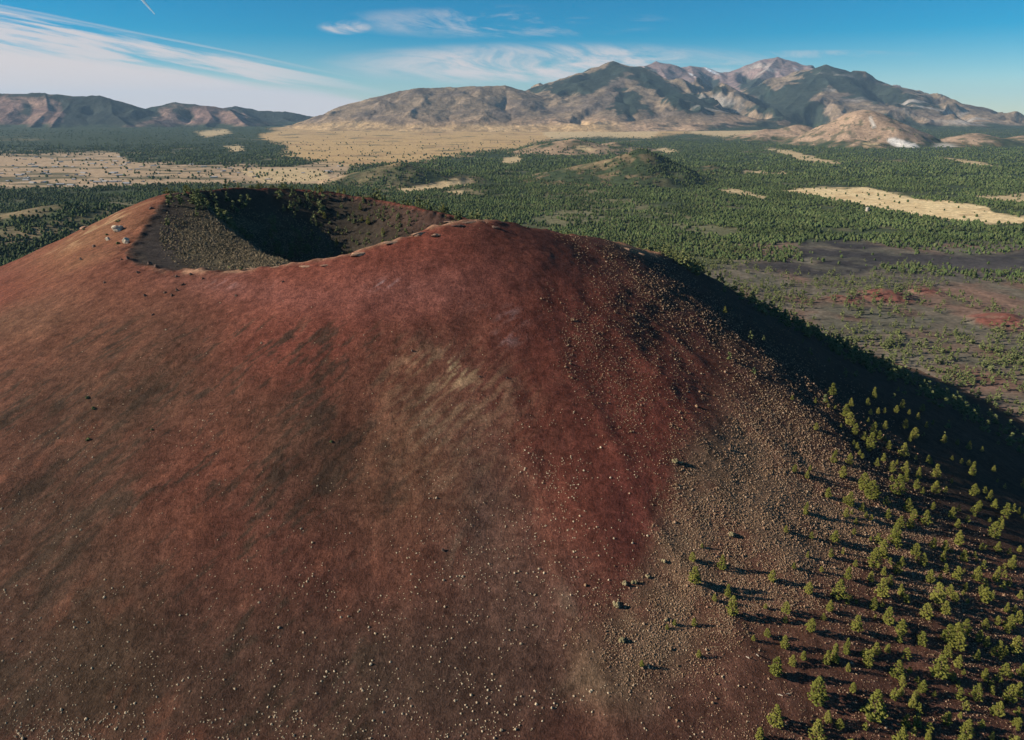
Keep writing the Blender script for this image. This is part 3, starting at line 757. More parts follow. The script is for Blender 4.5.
SH = scatter_mesh("pale_stubble", TUFTS, np.stack([x, y, z], 1)[rest], sz[rest], rr_[rest], [M_SHRUB])
tag(SH, "tiny pale dry shrubs sprinkled over the bare red slope", "shrubs", kind="stuff")
sh_me = []
for i in range(4):
    r = np.random.default_rng(30 + i); Vs, Fs, off = [], [], 0
    for k in range(5):                                   # a shrub is a clump of a few twiggy domes
        V, F = blob_proto(6, 40 + i * 9 + k, .8)
        q = r.uniform(.45, .75) if k else .8
        V = V * q + np.array([r.uniform(-.32, .32), r.uniform(-.32, .32), -.05]) * (1 if k else 0); Vs.append(V); Fs.append(F + off); off += len(V)
    o = mesh_obj("dry_shrub", np.concatenate(Vs), np.concatenate(Fs), [M_SHRUB], link=False); sh_me.append(o.data); bpy.data.objects.remove(o)
for k, i in enumerate(big):
    o = bpy.data.objects.new("dry_shrub", sh_me[k % 4]); COL.objects.link(o)
    o.location = (x[i], y[i], z[i]); s = sz[i] * .95; o.scale = (s, s, s * RNG.uniform(.8, 1.1)); o.rotation_euler = (0, 0, rr_[i])
    tag(o, "small pale dry shrub on the bare lower slope of the red cone", "shrub", "pale dry shrubs dotted over the red slope")
# ------------------------------------------------------------------ rocks
def boulder_mesh(name, seed, mat, fx=1, fy=1, fz=.7, sub=3, amp=.28):
    bm = bmesh.new(); bmesh.ops.create_icosphere(bm, subdivisions=sub, radius=.5)
    r = np.random.default_rng(seed)
    co_ = np.array([v.co[:] for v in bm.verts])
    pl = [(lambda n: n / np.linalg.norm(n))(r.normal(size=3)) for _ in range(9)]
    for n in pl:                                         # cleave planar faces off the ball
        k = co_ @ n; lim = r.uniform(.27, .42); co_ -= np.maximum(k - lim, 0)[:, None] * n * .92
    co_ *= (1 + amp * fbm(co_[:, 0] * 5 + seed, co_[:, 1] * 5 + co_[:, 2] * 3, seed, 3))[:, None]
    for v, c in zip(bm.verts, co_): v.co = (c[0] * fx, c[1] * fy, c[2] * fz)
    me = bpy.data.meshes.new(name); bm.to_mesh(me); bm.free(); me.materials.append(mat)
    return me
def rock_mat(name, a, b, s=.5):
    return ramp_mat(name, [a, b], .9, .15, nscale=s, namp=.45, island='both')
M_PALE = rock_mat("pale_rock", (.42, .34, .25), (.50, .42, .32)); M_DARK = rock_mat("dark_rock", (.07, .05, .04), (.13, .08, .06)); M_RIM = rock_mat("rim_rock", (.24, .13, .085), (.36, .22, .14))
def rock(u, v, wpx, hpx, mat, label, name="boulder", cat="boulder", group=None, seed=1, rz=None, depth=.8):
    x, y, z, t = (float(q[0]) for q in march([u], [v]))
    if math.isnan(z): return None
    w, h = wpx * t / FPX, hpx * t / FPX
    o = bpy.data.objects.new(name, boulder_mesh(name, seed, mat)); COL.objects.link(o)
    o.location = (x, y, z + h * (-.16 if name == 'rock_ledge' else .18)); o.scale = (w, w * depth, h / .7 * 1.2); o.rotation_euler = (0, 0, rz if rz is not None else random.uniform(-.5, .5))
    return tag(o, label, cat, group)
rock(118, 231, 14, 8, M_PALE, "large pale boulder on the left shoulder of the crater rim, bigger of two", seed=3)
rock(126, 243, 9, 8, M_PALE, "pale boulder just below the largest one on the left rim", seed=8)
rock(108, 240, 5, 4, M_PALE, "small pale boulder left of the pair on the left rim", seed=12)
rock(87, 227, 15, 4, M_RIM, "thin curved rock ledge high on the left shoulder of the cone", "rock_ledge", "ledge", seed=14, rz=.5, depth=.4)
rock(152, 209, 7, 3.4, M_DARK, "dark flat rock between the left rim boulders and the crater wall", seed=15)
DS = [(150,265,6,4),(156,267,4,3),(138,273,4,3),(177,277,4,3),(165,293,3.4,3),(177,291,3.4,3),(172,296,3.4,3),(145,296,3.6,3),(105,283,3,2.6),(153,315,3,2.6),(81,260,4,3),(59,239,3.6,2.6),(128,259,4,3.4),(122,260,3,2.6),(183,285,3.6,3),(191,275,4,2.6),(94,247,4,3),(203,279,3,2.6),(236,296,3,2.4),(283,282,2.8,2.4),(443,551,4,3.2),(412,351,2.6,2.2),(507,378,2.6,2.2),(480,377,2.6,2.4)]
for k, (a, b, w, h) in enumerate(DS):
    rock(a, b, w, h, M_DARK, "small dark stone lying loose on the red cinders", "stone", "stone", "dark stones scattered below the rim", seed=50 + k % 5)
LG = [(326,265,9,3.4),(339,259,12,4),(360,254,16,4.5),(374,248,12,4),(394,242,12,5),(404,240,9,4.5),(420,234,14,4.5),(438,228,12,4.5),(437,235,14,5),(459,226,16,5),(470,222,12,4),(466,218,12,4),(450,222,10,4),(494,227,12,4),(251,269,9,3),(236,270,7,2.6),(277,267,8,2.6),(293,268,9,2.6),(307,266,8,3),(222,268,6,2.4),(640,254,9,3.4),(626,249,10,3)]
LGL = {9: "dark rimmed rock ledge at the very summit of the red cone", 13: "dark rock ledge just right of the summit of the red cone", 8: "low rock ledge on the red slope just under the summit crest", 20: "pale rock ledge on the sunlit knoll of the right skyline", 21: "sunlit ledge at the left end of the knoll on the right skyline"}
for k, (a, b, w, h) in enumerate(LG):
    if k in LGL: rock(a, b, w, h * .9, M_DARK if k in (9, 13) else M_RIM, LGL[k], "rock_ledge", "ledge", seed=80 + k, rz=.35 if a < 470 else -.3, depth=.5)
    elif k % 2 == 0: rock(a, b, w * (1.5 + .9 * ((k * 37) % 10) / 10), h * (.5 + .5 * ((k * 53) % 10) / 10), M_RIM, "low tan rock ledge along the near crest of the crater rim", "rock_ledge", "ledge", "rock ledges along the near rim", seed=80 + k, rz=.5 if a > 310 else 0, depth=.3)
# larger bushes
M_BUSH = ramp_mat("grey_bush", [(.13, .11, .06), (.22, .18, .10), (.30, .24, .15)], .95, .05, island='both')
M_GBUSH = ramp_mat("green_bush", [(.06, .075, .03), (.11, .12, .05), (.16, .15, .07)], .95, .05, island='both')
def clump_mesh(name, seed, n, mat, spread=.34, q0=.34, q1=.55, hz=.5):
    r = np.random.default_rng(seed); Vs, Fs, off = [], [], 0
    for k in range(n):
        V, F = blob_proto(6, seed * 31 + k, .8); q = r.uniform(q0, q1)
        a, d = r.uniform(0, 6.28), spread * math.sqrt(r.random())
        Vs.append(V * q + np.array([d * math.cos(a), d * math.sin(a), r.uniform(-.05, .25) * (1 - d)])); Fs.append(F + off); off += len(V)
    o = mesh_obj(name, np.concatenate(Vs), np.concatenate(Fs), [mat], link=False); me = o.data; bpy.data.objects.remove(o); return me
BU = [(625,584,8,0,"straw coloured bush, leftmost of three beside bare red cinders"),(634,583,8,0,"straw bush with a dark shadow, middle one of three on the red cinders"),(648,577,7,0,"straw bush, rightmost of three at the edge of the red cinders"),
      (622,641,9,0,"pale bush below the row of three on the grassy lower slope"),(617,605,11,0,"wide greyish bush left of and below the row of three"),(663,562,7,0,"grey bush at the top of the grassy strip beside red cinders"),
      (675,462,8,0,"pale bush high on the slope at the head of a grassy stripe"),(681,463,6,0,"small pale bush touching a larger one at the head of the grassy stripe"),(731,535,8,0,"grey bush with a dark shadow on the red and straw slope"),
      (88,398,6,1,"olive bush, uppermost of three on the dark left slope"),(94,409,6,1,"olive bush between two others on the dark left slope"),(88,440,6,1,"olive bush beside yellow stubble, lowest of three on the left slope"),
      (152,430,4,1,"lone olive bush right of the three on the left slope"),(331,442,4,1,"lone pale bush in the middle of the dark brown stain"),(666,620,4,0,"small round bush on straw ground left of the smallest pines"),
      (118,222,6,1,"green bush above the largest boulder on the left rim"),(107,235,4,1,"low green bush at the left foot of the largest boulder"),(118,244,5,1,"green bush beside the second boulder on the left rim"),(105,216,6,1,"green bush on the left skyline of the rim"),
      (229,268,5,1,"bright green bush, left one at the near edge of the crater floor"),(241,270,5,1,"bright green bush, right one at the near edge of the crater floor"),(84,230,4,1,"small bush at the end of the thin left ledge")]
for k, (a, b, w, g, lb) in enumerate(BU):
    x, y, z, t = (float(q[0]) for q in march([a], [b]))
    if math.isnan(z): continue
    o = bpy.data.objects.new("bush", clump_mesh("bush", 200 + k, 9, M_GBUSH if g else M_BUSH)); COL.objects.link(o)
    o.location = (x, y, z); s = w * t / FPX * .85; o.scale = (s, s, s * .95); tag(o, lb, "bush")
# fallen dead trunks near the trees
M_LOG = rock_mat("weathered_wood", (.33, .27, .21), (.42, .35, .28))
def log_mesh(seed):
    r = np.random.default_rng(seed); V, F = [], []
    def limb(p, q, r0, r1):
        p, q = np.array(p, float), np.array(q, float); ax = (q - p) / np.linalg.norm(q - p); s_ = np.cross(ax, [0, 0, 1.]); s_ /= np.linalg.norm(s_); u_ = np.cross(s_, ax); o_ = len(V)
        for j, (c, rad) in enumerate(((p, r0), ((p + q) / 2 + r.normal(size=3) * .08, (r0 + r1) / 2), (q, r1))):
            for i in range(6):
                a = i * math.pi / 3; V.append(c + rad * (math.cos(a) * s_ + math.sin(a) * u_))
        for j in (0, 1):
            for i in range(6): F.append((o_ + j * 6 + i, o_ + j * 6 + (i + 1) % 6, o_ + j * 6 + 6 + (i + 1) % 6, o_ + j * 6 + 6 + i))
    limb((-2.2, 0, .25), (2.6, .3, .3), .26, .10)
    for k in range(4):
        a = r.uniform(-1.4, 1.8); limb((a, .05, .28), (a + r.uniform(.3, .9), r.choice([-1, 1]) * r.uniform(.6, 1.2), r.uniform(.3, .9)), .08, .03)
    o = mesh_obj("fallen_log", np.array(V), np.array(F), [M_LOG], link=False); me = o.data; bpy.data.objects.remove(o); return me
for k, (a, b, lb) in enumerate([(779,695,"bleached fallen log, left one between pines above the bottom edge"),(788,694,"bleached fallen log, right one of a pair between pines near the bottom edge"),(757,655,"grey fallen log on bare red ground left of a bright pine"),(747,657,"short fallen log left of another on bare red ground"),(886,727,"pale fallen log at the foot of a big pine near the bottom edge")]):
    x, y, z, t = (float(q[0]) for q in march([a], [b])); o = bpy.data.objects.new("fallen_log", log_mesh(70 + k)); COL.objects.link(o)
    o.location = (x, y, z); o.rotation_euler = (0, .25, random.uniform(0, 3)); o.scale = (.55,) * 3; tag(o, lb, "log")

# ------------------------------------------------------------------ pines
def crown_cloud(seed, n, q, top=1.0, lo=.10, wid=.30, pw=.8, lod=0):
    """n leaf clumps spread through a rounded cone of height 1"""
    r = np.random.default_rng(seed); Vs, Fs, off = [], [], 0
    for k in range(n):
        t = r.random() ** 1.15
        if k < 3: t = .97 - .04 * k
        zc = lo + (top - lo) * t
        R = wid * ((1 - t) ** (pw * .82)) * min(1, .55 + t * 3.2) * (1 + .22 * math.sin(seed + 5 * t * 3.1)) + .015
        a = r.uniform(0, 6.283); d = R * (r.random() ** .4)
        c = np.array([d * math.cos(a), d * math.sin(a), zc])
        s = q * r.uniform(.7, 1.3) * (1 - .45 * t)
        ax = np.array([math.cos(a), math.sin(a), r.uniform(-.2, .5)]); ax /= np.linalg.norm(ax)
        sd_ = np.cross(ax, [0, 0, 1]); sd_ /= np.linalg.norm(sd_) + 1e-9; up_ = np.cross(sd_, ax)
        if lod == 0: P_ = [c + ax * s * 1.25, c - ax * s * .8, c + sd_ * s, c - sd_ * s, c + up_ * s * .62, c - up_ * s * .45]
        else: P_ = [c + ax * s * 1.2, c - ax * s, c + sd_ * s, c - sd_ * s, c + up_ * s * .8, c - up_ * s * .6]
        P_ = np.array(P_) + r.normal(size=(6, 3)) * s * .18
        Vs.append(P_)
        Fs.append(np.array([(0, 2, 4), (2, 1, 4), (1, 3, 4), (3, 0, 4), (2, 0, 5), (1, 2, 5), (3, 1, 5), (0, 3, 5)]) + off); off += 6
    return np.concatenate(Vs), np.concatenate(Fs)
M_NEEDLE = ramp_mat("pine_needles", [(.085, .092, .018), (.14, .142, .026), (.19, .18, .036), (.225, .205, .05)], .8, .15, island='both', transl=.22)
M_BARK = ramp_mat("pine_bark", [(.10, .06, .04), (.14, .09, .06)], .95, .05, nscale=.3)
M_FOREST = ramp_mat("far_pines", [(.042, .060, .021), (.050, .070, .024), (.060, .078, .028), (.082, .092, .036)], .9, .05, nscale=140, namp=.4)
M_SCRUB = ramp_mat("plain_pines", [(.065, .08, .030), (.09, .105, .038), (.115, .125, .05), (.14, .14, .06)], .9, .05)
def trunk_mesh(seed):
    r = np.random.default_rng(seed); V, F = [], []
    zs = [-.03, .0, .12, .35, .62, .9]; rad = [.030, .026, .020, .014, .009, .003]
    bx = np.cumsum(r.normal(size=6) * .006); by = np.cumsum(r.normal(size=6) * .006)
    for k in range(6):
        for i in range(7):
            a = i * 2 * math.pi / 7; V.append((bx[k] + rad[k] * math.cos(a), by[k] + rad[k] * math.sin(a), zs[k]))
    for k in range(5):
        for i in range(7): F.append((k * 7 + i, k * 7 + (i + 1) % 7, k * 7 + 7 + (i + 1) % 7, k * 7 + 7 + i))
    for k in range(9):                                    # limbs
        z0 = r.uniform(.14, .7); a = r.uniform(0, 6.28); L_ = .24 * (1 - z0); o_ = len(V)
        p = np.array([0, 0, z0]); q = p + np.array([math.cos(a) * L_, math.sin(a) * L_, r.uniform(.0, .07)])
        for c, w in ((p, .007), (q, .002)):
            for j in range(4): V.append((c[0] - math.sin(a) * w * math.cos(j * 1.57), c[1] + math.cos(a) * w * math.cos(j * 1.57), c[2] + w * math.sin(j * 1.57)))
        for j in range(4): F.append((o_ + j, o_ + (j + 1) % 4, o_ + 4 + (j + 1) % 4, o_ + 4 + j))
    o = mesh_obj("trunk", np.array(V), np.array(F), [M_BARK], link=False); me = o.data; bpy.data.objects.remove(o); return me
CROWNS, TRUNKS = [], []
for k in range(8):
    V, F = crown_cloud(700 + k, 210, .062, lo=[.08, .14, .06, .18, .1, .05, .12, .16][k], wid=[.27, .24, .30, .23, .28, .22, .31, .26][k], pw=[.7, .6, .8, .55, .75, .9, .6, .7][k])
    o = mesh_obj("crown", V, F, [M_NEEDLE], link=False); CROWNS.append(o.data); bpy.data.objects.remove(o); TRUNKS.append(trunk_mesh(k))
SETS = [((724, 620, 3.413), [(118,410,45),(173,192,68),(205,97,45),(147,58,30),(293,42,50),(270,138,34),(232,154,36),(348,148,46),(377,140,60),(418,112,50),(318,280,88),(174,360,70),(315,410,70),(352,348,40),(393,370,34),(423,175,30),(488,158,58),(438,245,34),(508,340,100),(448,42,60),(601,52,55),(517,118,42),(556,112,32),(590,195,58),(632,180,22),(672,88,48),(608,225,34),(600,260,34),(657,212,22),(673,248,44),(640,295,50),(716,262,22),(617,365,44),(695,408,36),(731,205,85),(760,125,46),(797,102,62),(795,165,46),(762,75,60),(820,50,55),(858,270,56),(758,358,46),(805,335,22),(822,400,62),(910,410,30),(866,75,42),(893,90,36),(915,120,30),(887,200,36),(935,105,36),(990,115,60),(955,190,44),(1012,190,42),(972,280,60),(1002,265,50),(932,330,52),(1000,365,34),(890,30,36),(965,40,40)]),
 ((780, 520, 4.197), [(25,50,28),(130,78,30),(228,98,56),(212,158,38),(264,140,26),(318,15,25),(380,88,22),(310,60,26),(425,155,75),(393,200,85),(440,165,40),(483,105,80),(500,30,50),(545,35,45),(565,150,54),(490,225,50),(510,190,40),(598,190,52),(640,120,46),(690,130,46),(683,172,46),(745,108,60),(768,172,46),(815,152,22),(742,35,40),(895,75,70),(928,35,40),(912,130,40),(960,140,26),(970,198,52),(1003,135,30),(118,312,54),(245,328,78),(282,252,58),(315,195,30),(173,218,26),(57,205,28),(115,155,26),(282,350,36),(207,385,50),(22,392,52),(22,432,30),(128,475,88),(182,418,28),(318,472,90),(318,350,22),(380,260,46),(432,235,40),(425,325,80),(390,375,52),(448,440,76),(505,312,44),(505,485,70),(530,350,40),(625,265,60),(670,250,28),(737,255,60),(825,252,58),(905,255,62),(655,355,90),(690,395,56),(710,320,50),(733,342,40),(610,415,66),(780,282,22),(855,350,70),(840,310,40),(1005,332,38),(950,385,40),(998,430,52),(960,455,60),(865,460,66),(910,440,40),(780,480,70),(740,500,70),(830,500,60),(590,500,36),(785,350,22)]),
 ((780, 380, 4.197), [(217,65,54),(395,75,46),(367,108,34),(192,95,28),(147,96,24),(50,85,24),(232,122,18),(202,115,18),(290,190,56),(275,160,60),(297,110,36),(313,228,48),(150,210,32),(255,200,18),(285,150,30),(409,145,30),(378,145,26),(437,140,26),(370,178,22),(510,122,40),(486,138,34),(595,132,32),(494,47,20),(578,166,30),(540,145,22),(613,202,28),(640,188,22),(523,205,42),(561,247,50),(390,235,60),(376,285,66),(438,208,38),(437,255,26),(322,290,30),(455,288,36),(415,250,40),(515,320,58),(332,315,24),(224,345,46),(235,315,24),(290,352,46),(262,410,50),(112,412,34),(60,388,36),(125,380,24),(345,330,24),(405,360,34),(433,345,38),(468,388,48),(490,355,22),(523,385,46),(527,428,44),(580,410,46),(570,460,46),(490,480,84),(630,355,28),(653,410,58),(685,265,38),(742,272,24),(790,290,36),(847,300,22),(350,465,76),(380,500,80),(403,495,46),(290,528,60),(200,495,44),(268,515,26),(320,600,66),(343,548,36),(360,580,30),(382,590,26),(450,582,42),(535,550,54),(560,580,40),(610,605,60),(640,545,34),(650,480,58),(500,620,56),(545,620,50),(480,660,60),(720,580,48),(743,625,40),(752,665,36),(808,485,52),(880,492,32),(805,400,60),(790,360,26),(828,555,52),(895,385,28),(900,530,32),(943,575,60),(895,650,60),(925,615,50),(1000,560,28),(225,671,40),(108,560,50),(25,640,24),(130,660,26),(310,640,24),(275,575,40)]),
 ((560, 540, 4.655), [(615,98,44),(752,135,66),(660,35,24),(622,208,84),(498,415,26),(532,398,30),(622,400,40),(645,545,36),(380,590,34),(798,350,92),(985,192,56),(780,260,58),(718,285,36),(965,450,40),(900,470,30),(998,632,90),(955,320,26)]),
 ((600, 240, 3.94), [(491,288,28)])]
PIN = []
for (u0, v0, s), L_ in SETS:
    for a, b, h in L_:
        p = (u0 + a / s, v0 + b / s, h / s)
        if all((p[0] - q[0]) ** 2 + (p[1] - q[1]) ** 2 > 9 for q in PIN): PIN.append(p)
for a, b, h in ((900, 748, 20), (960, 752, 18), (1012, 756, 20), (848, 762, 22)): PIN.append((a, b, h))
def pine(x, y, z, h, label, group, k):
    o = empty("pine_tree", (x, y, z - .15)); tag(o, label, "pine tree", group)
    o.scale = (h * RNG.uniform(.92, 1.12), h * RNG.uniform(.92, 1.12), h); o.rotation_euler = (RNG.uniform(-.04, .04), RNG.uniform(-.04, .04), RNG.uniform(0, 6.28))
    for nm, me in (("trunk", TRUNKS[k % 8]), ("crown", CROWNS[k % 8])):
        c = bpy.data.objects.new(nm, me); COL.objects.link(c); c.parent = o
    return o
UNIQ = {(694,585): "full bright green pine at the left edge of the stand, long shadow to its right", (722,569): "green pine above and right of the leftmost full pine, on straw ground", (732,615): "tall full pine, second large one from the left edge of the stand",
 (692,561): "tiny pine above the leftmost full pine, at the edge of the straw grass", (702,547): "tiny pine uppermost at the left edge of the stand", (642,667): "lone seedling pine lowest on the straw slope, far left of the stand",
 (699,657): "small pine alone on straw ground below two other small ones", (694,626): "small pine, right one of a group of three on straw ground", (674,625): "small pine, middle one of a group of three on straw ground", (667,629): "smallest pine, left one of a group of three on straw ground",
 (775,676): "dark green full pine on bare red ground at the lower left of the stand", (775,725): "full round pine left of a long shadow near the bottom edge", (758,740): "full pine cut by the bottom edge, leftmost along it",
 (816,740): "wide full pine cut by the bottom edge, second from the left along it", (873,719): "tallest pine in front, with a broad crown and fallen log at its foot", (938,680): "round dark green pine in the front of the stand, darker than those around it", (725,313): "lone sunlit pine in the middle of the black shaded flank",
 (817,702): "slender pine right of the full round one near the bottom edge", (771,580): "small green pine right of the two upper full ones on straw ground", (832,392): "highest sunlit pine at the upper left tip of the stand", (849,420): "tall narrow pine in the cluster at the upper left of the stand"}
arr = np.array(PIN); x, y, z, t = march(arr[:, 0], arr[:, 1])
cnt = 0
for i, (a, b, hp) in enumerate(PIN):
    if math.isnan(z[i]): continue
    _, _, d = project(x[i], y[i], z[i]); up = y[i] * CP - 0
    upv = y[i] * SP + (z[i] - HC) * CP; q = (370 - (b - hp)) / FPX
    h = float((q * d - upv) / (CP + q * SP)); h = min(max(h, 1.2), 17)
    lab = next((v_ for (ua, va), v_ in UNIQ.items() if abs(a - ua) < 3 and abs(b - va) < 3), None)
    if lab: UNIQ = {k_: v_ for k_, v_ in UNIQ.items() if v_ != lab}; grp = "pines on the right flank of the cone"
    elif b > 660: lab, grp = (("young pine" if hp < 10 else "green pine") + " with a long shadow in the lowest rows of the stand"), ("young pines in the lowest rows" if hp < 10 else "pines in the lowest rows")
    elif a < 850: lab, grp = (("young pine" if hp < 9 else "green pine") + " standing in open straw grass on the sunny side of the stand"), ("young pines in the straw grass" if hp < 9 else "pines in the straw grass")
    else: lab, grp = (("small pine" if hp < 9 else "yellow green pine") + " in the crowded stand reaching into the shaded flank"), ("small pines of the crowded stand" if hp < 9 else "pines of the crowded stand")
    pine(float(x[i]), float(y[i]), float(z[i]), h, lab, grp, int(RNG.integers(0, 8))); cnt += 1
u_ = RNG.uniform(845, 1075, 420); v_ = RNG.uniform(420, 775, 420)
kk = (v_ > 405 + (u_ - 845) * .42) & (RNG.random(420) < .2 + .45 * (u_ - 845) / 230); x, y, z, t = march(u_[kk], v_[kk]); k = ~np.isnan(z)
yp = scatter_mesh("young_pines", [crown_cloud(760 + q, 60, .10, lo=.02, wid=.34, pw=.7) for q in range(5)], np.stack([x, y, z - .1], 1)[k], RNG.uniform(2.0, 4.6, k.sum()), RNG.uniform(0, 6.28, k.sum()), [M_NEEDLE])
tag(yp, "young pines crowded between the bigger ones on the shaded right flank", "pines", kind="stuff")
# far rim of the crater, and the shaded wall under it
rimx, rimy = [], []
for _ in range(230):
    k = RNG.integers(12 * 12, 17 * 12 + 2) if _ % 3 else RNG.integers(12 * 12, 16 * 12)
    cxr, cyr = -115, 545
    p = LS[k % NB]; dr = np.array([p[0] - cxr, p[1] - cyr]); dr /= np.linalg.norm(dr)
    off = RNG.uniform(-4, 22) if _ % 5 < 2 else RNG.uniform(-75, -4) * (1 if p[0] > -200 else .0)
    if p[0] < -200 and off < 3: off = RNG.uniform(3, 20)
    rimx.append(p[0] + dr[0] * off + RNG.normal() * 4); rimy.append(p[1] + dr[1] * off + RNG.normal() * 4)
rimx, rimy = np.array(rimx), np.array(rimy); rimz = cone_h(rimx, rimy); rimh = RNG.uniform(3.5, 8.5, 230)
for i in range(46):
    wall = bil(CD, rimx[i:i + 1], rimy[i:i + 1])[0] < -4
    pine(float(rimx[i]), float(rimy[i]), float(rimz[i]), float(rimh[i]), "small pine on the shaded wall inside the crater" if wall else "small pine along the far rim of the crater",
         "pines inside the crater" if wall else "pines along the far crater rim", i)

# ------------------------------------------------------------------ the woods on the plain
LOD0 = [crown_cloud(800 + k, 16, .15, wid=.30, lo=.1, lod=1) for k in range(5)]
def spire(n, seed, wid=.32):
    r = np.random.default_rng(seed); V, F = [], []
    for rad, zz in ((.7, .04), (1, .32), (.78, .70)):
        for i in range(n):
            a = 2 * math.pi * (i + r.uniform(-.2, .2)) / n; q = rad * wid * r.uniform(.7, 1.25); V.append((q * math.cos(a), q * math.sin(a), zz + r.uniform(-.07, .07)))
    V.append((0, 0, 1))
    for k in (0, 1):
        for i in range(n): a, b = k * n + i, k * n + (i + 1) % n; F += [(a, b, b + n), (a, b + n, a + n)]
    for i in range(n): F.append((2 * n + i, 2 * n + (i + 1) % n, 3 * n))
    return np.array(V), np.array(F)
LOD1 = [spire(5, 820 + k, .42) for k in range(6)]; LOD2 = [spire(4, 830 + k, .5) for k in range(3)]
def wood(n, r0, r1, power=0):
    r = np.exp(RNG.uniform(math.log(r0), math.log(r1), n)); a = RNG.uniform(-.80, .80, n)
    return r * np.sin(a), r * np.cos(a), r
def keep_prob(x, y, r, spf=1):
    z = total_z(x, y)
    c, opn, op, u, v = ground_paint(x, y, np.maximum(z, 0))
    n1, n2 = fbm(x / 150, y / 150, 900, 4), fbm(x / 40, y / 40, 910, 2)
    p = np.clip(.78 + 1.5 * n1 + .8 * n2, 0, 1)
    p = np.where(u > 0, p, p)
    p = p * (1 - opn * .985) 
    sparse = op
    p = p * (1 - sparse) + sparse * spf * (1 - opn) * np.clip(.40 + .9 * n1 + .3 * n2, 0.05, .7)
    p *= 1 - .65 * np.clip(Paint(u, v, (0, 0, 0)).blob(905, 375, 60, 18, 12, 2), 0, 1)
    p *= np.where(cone_here(x, y), 0, 1)
    hillm = z > 12
    gx_ = (total_z(x + 12, y) - total_z(x - 12, y)) / 24
    p = np.where(hillm & (y < 6000), p * np.clip(.55 - gx_ * 5, .25, 1) + .35 * sstep(.05, .2, -gx_), p)
    p = np.where(hillm, p * np.clip(np.where(y > 6000, .12, .62) + 1.0 * n2 + .4 * n1, .03, 1), p)
    return p, z, op
def cone_here(x, y):
    m = (x > CX0) & (x < CX1) & (y > CY0) & (y < CY1)
    r = np.zeros(x.shape, bool); i = np.where(m)[0]
    if len(i): r[i] = cone_h(x[i], y[i]) > 1.5
    return r
def make_wood(name, n, r0, r1, protos, hmin, hmax, mat, label, sp=0):
    x, y, r = wood(n, r0, r1)
    p, z, op = keep_prob(x, y, r, .4 if r0 > 1000 else 1)
    cap = np.minimum(1, (r / (r0 * 1.0)) ** 0)
    k = RNG.random(n) < p * cap
    x, y, z, r, op = x[k], y[k], z[k], r[k], op[k]
    h = (hmin + (hmax - hmin) * RNG.random(len(x)) ** 1.7) * (1 - .12 * op)
    o = scatter_mesh(name, protos, np.stack([x, y, z - .3], 1), h, RNG.uniform(0, 6.28, len(x)), [mat])
    tag(o, label, "forest", kind="stuff"); print(name, len(x)); return o
make_wood("near_forest", 26000, 560, 1500, LOD0, 6, 13, M_SCRUB, "scattered pines and juniper on the cinder plain beyond the cone")
make_wood("middle_forest", 170000, 1350, 3600, LOD1, 3.6, 9.8, M_FOREST, "dense green pine wood covering the middle of the plain")
make_wood("distant_forest", 130000, 3300, 11500, LOD2, 6, 14, M_FOREST, "dark pine wood stretching to the foot of the mountains")
# pines on the dark right skyline and behind the far rim
bx, by = [], []
for _ in range(90):
    u_, v_ = RNG.uniform(700, 1024), 0
    f = (u_ - 700) / 324; bx.append(RNG.uniform(110, 420)); by.append(RNG.uniform(330, 760))
bx, by = np.concatenate([np.array(bx), rimx[46:]]), np.concatenate([np.array(by), rimy[46:]])
ex_, ey_ = [], []
for _ in range(150):                                     # the sunless wall inside the crater
    p = LS[RNG.integers(154, 187)]; dr = np.array([p[0] + 115, p[1] - 545]); dr /= np.linalg.norm(dr); off = -3 - 70 * RNG.random() ** 1.5
    ex_.append(p[0] + dr[0] * off); ey_.append(p[1] + dr[1] * off)
bx, by = np.concatenate([bx, ex_]), np.concatenate([by, ey_])
bz = cone_h(bx, by); kk = (bz > 2) & (bil(CD, bx, by) > 110) | (np.arange(len(bx)) >= 90)
bx, by, bz = bx[kk], by[kk], bz[kk]
for uu in RNG.uniform(770, 930, 55):                   # along the dark skyline of the right flank
    vv = np.arange(250, 470, 1.0); sx3, sy3, sz3, st3 = march(np.full(vv.shape, uu), vv, 150, 900, 260)
    hit_ = np.where(~np.isnan(sz3) & (np.nan_to_num(sz3) > 6))[0]
    if len(hit_): j = hit_[0] + int(RNG.integers(2, 7)); j = min(j, len(vv) - 1); bx, by, bz = np.append(bx, sx3[j]), np.append(by, sy3[j]), np.append(bz, sz3[j])
ok_ = ~np.isnan(bz); bx, by, bz = bx[ok_], by[ok_], bz[ok_]
cone_w = scatter_mesh("flank_forest", LOD0, np.stack([bx, by, bz - .2], 1), RNG.uniform(3, 6.2, len(bx)), RNG.uniform(0, 6.28, len(bx)), [M_SCRUB])
tag(cone_w, "pines on the shaded far flank and back rim of the cone", "forest", kind="stuff")

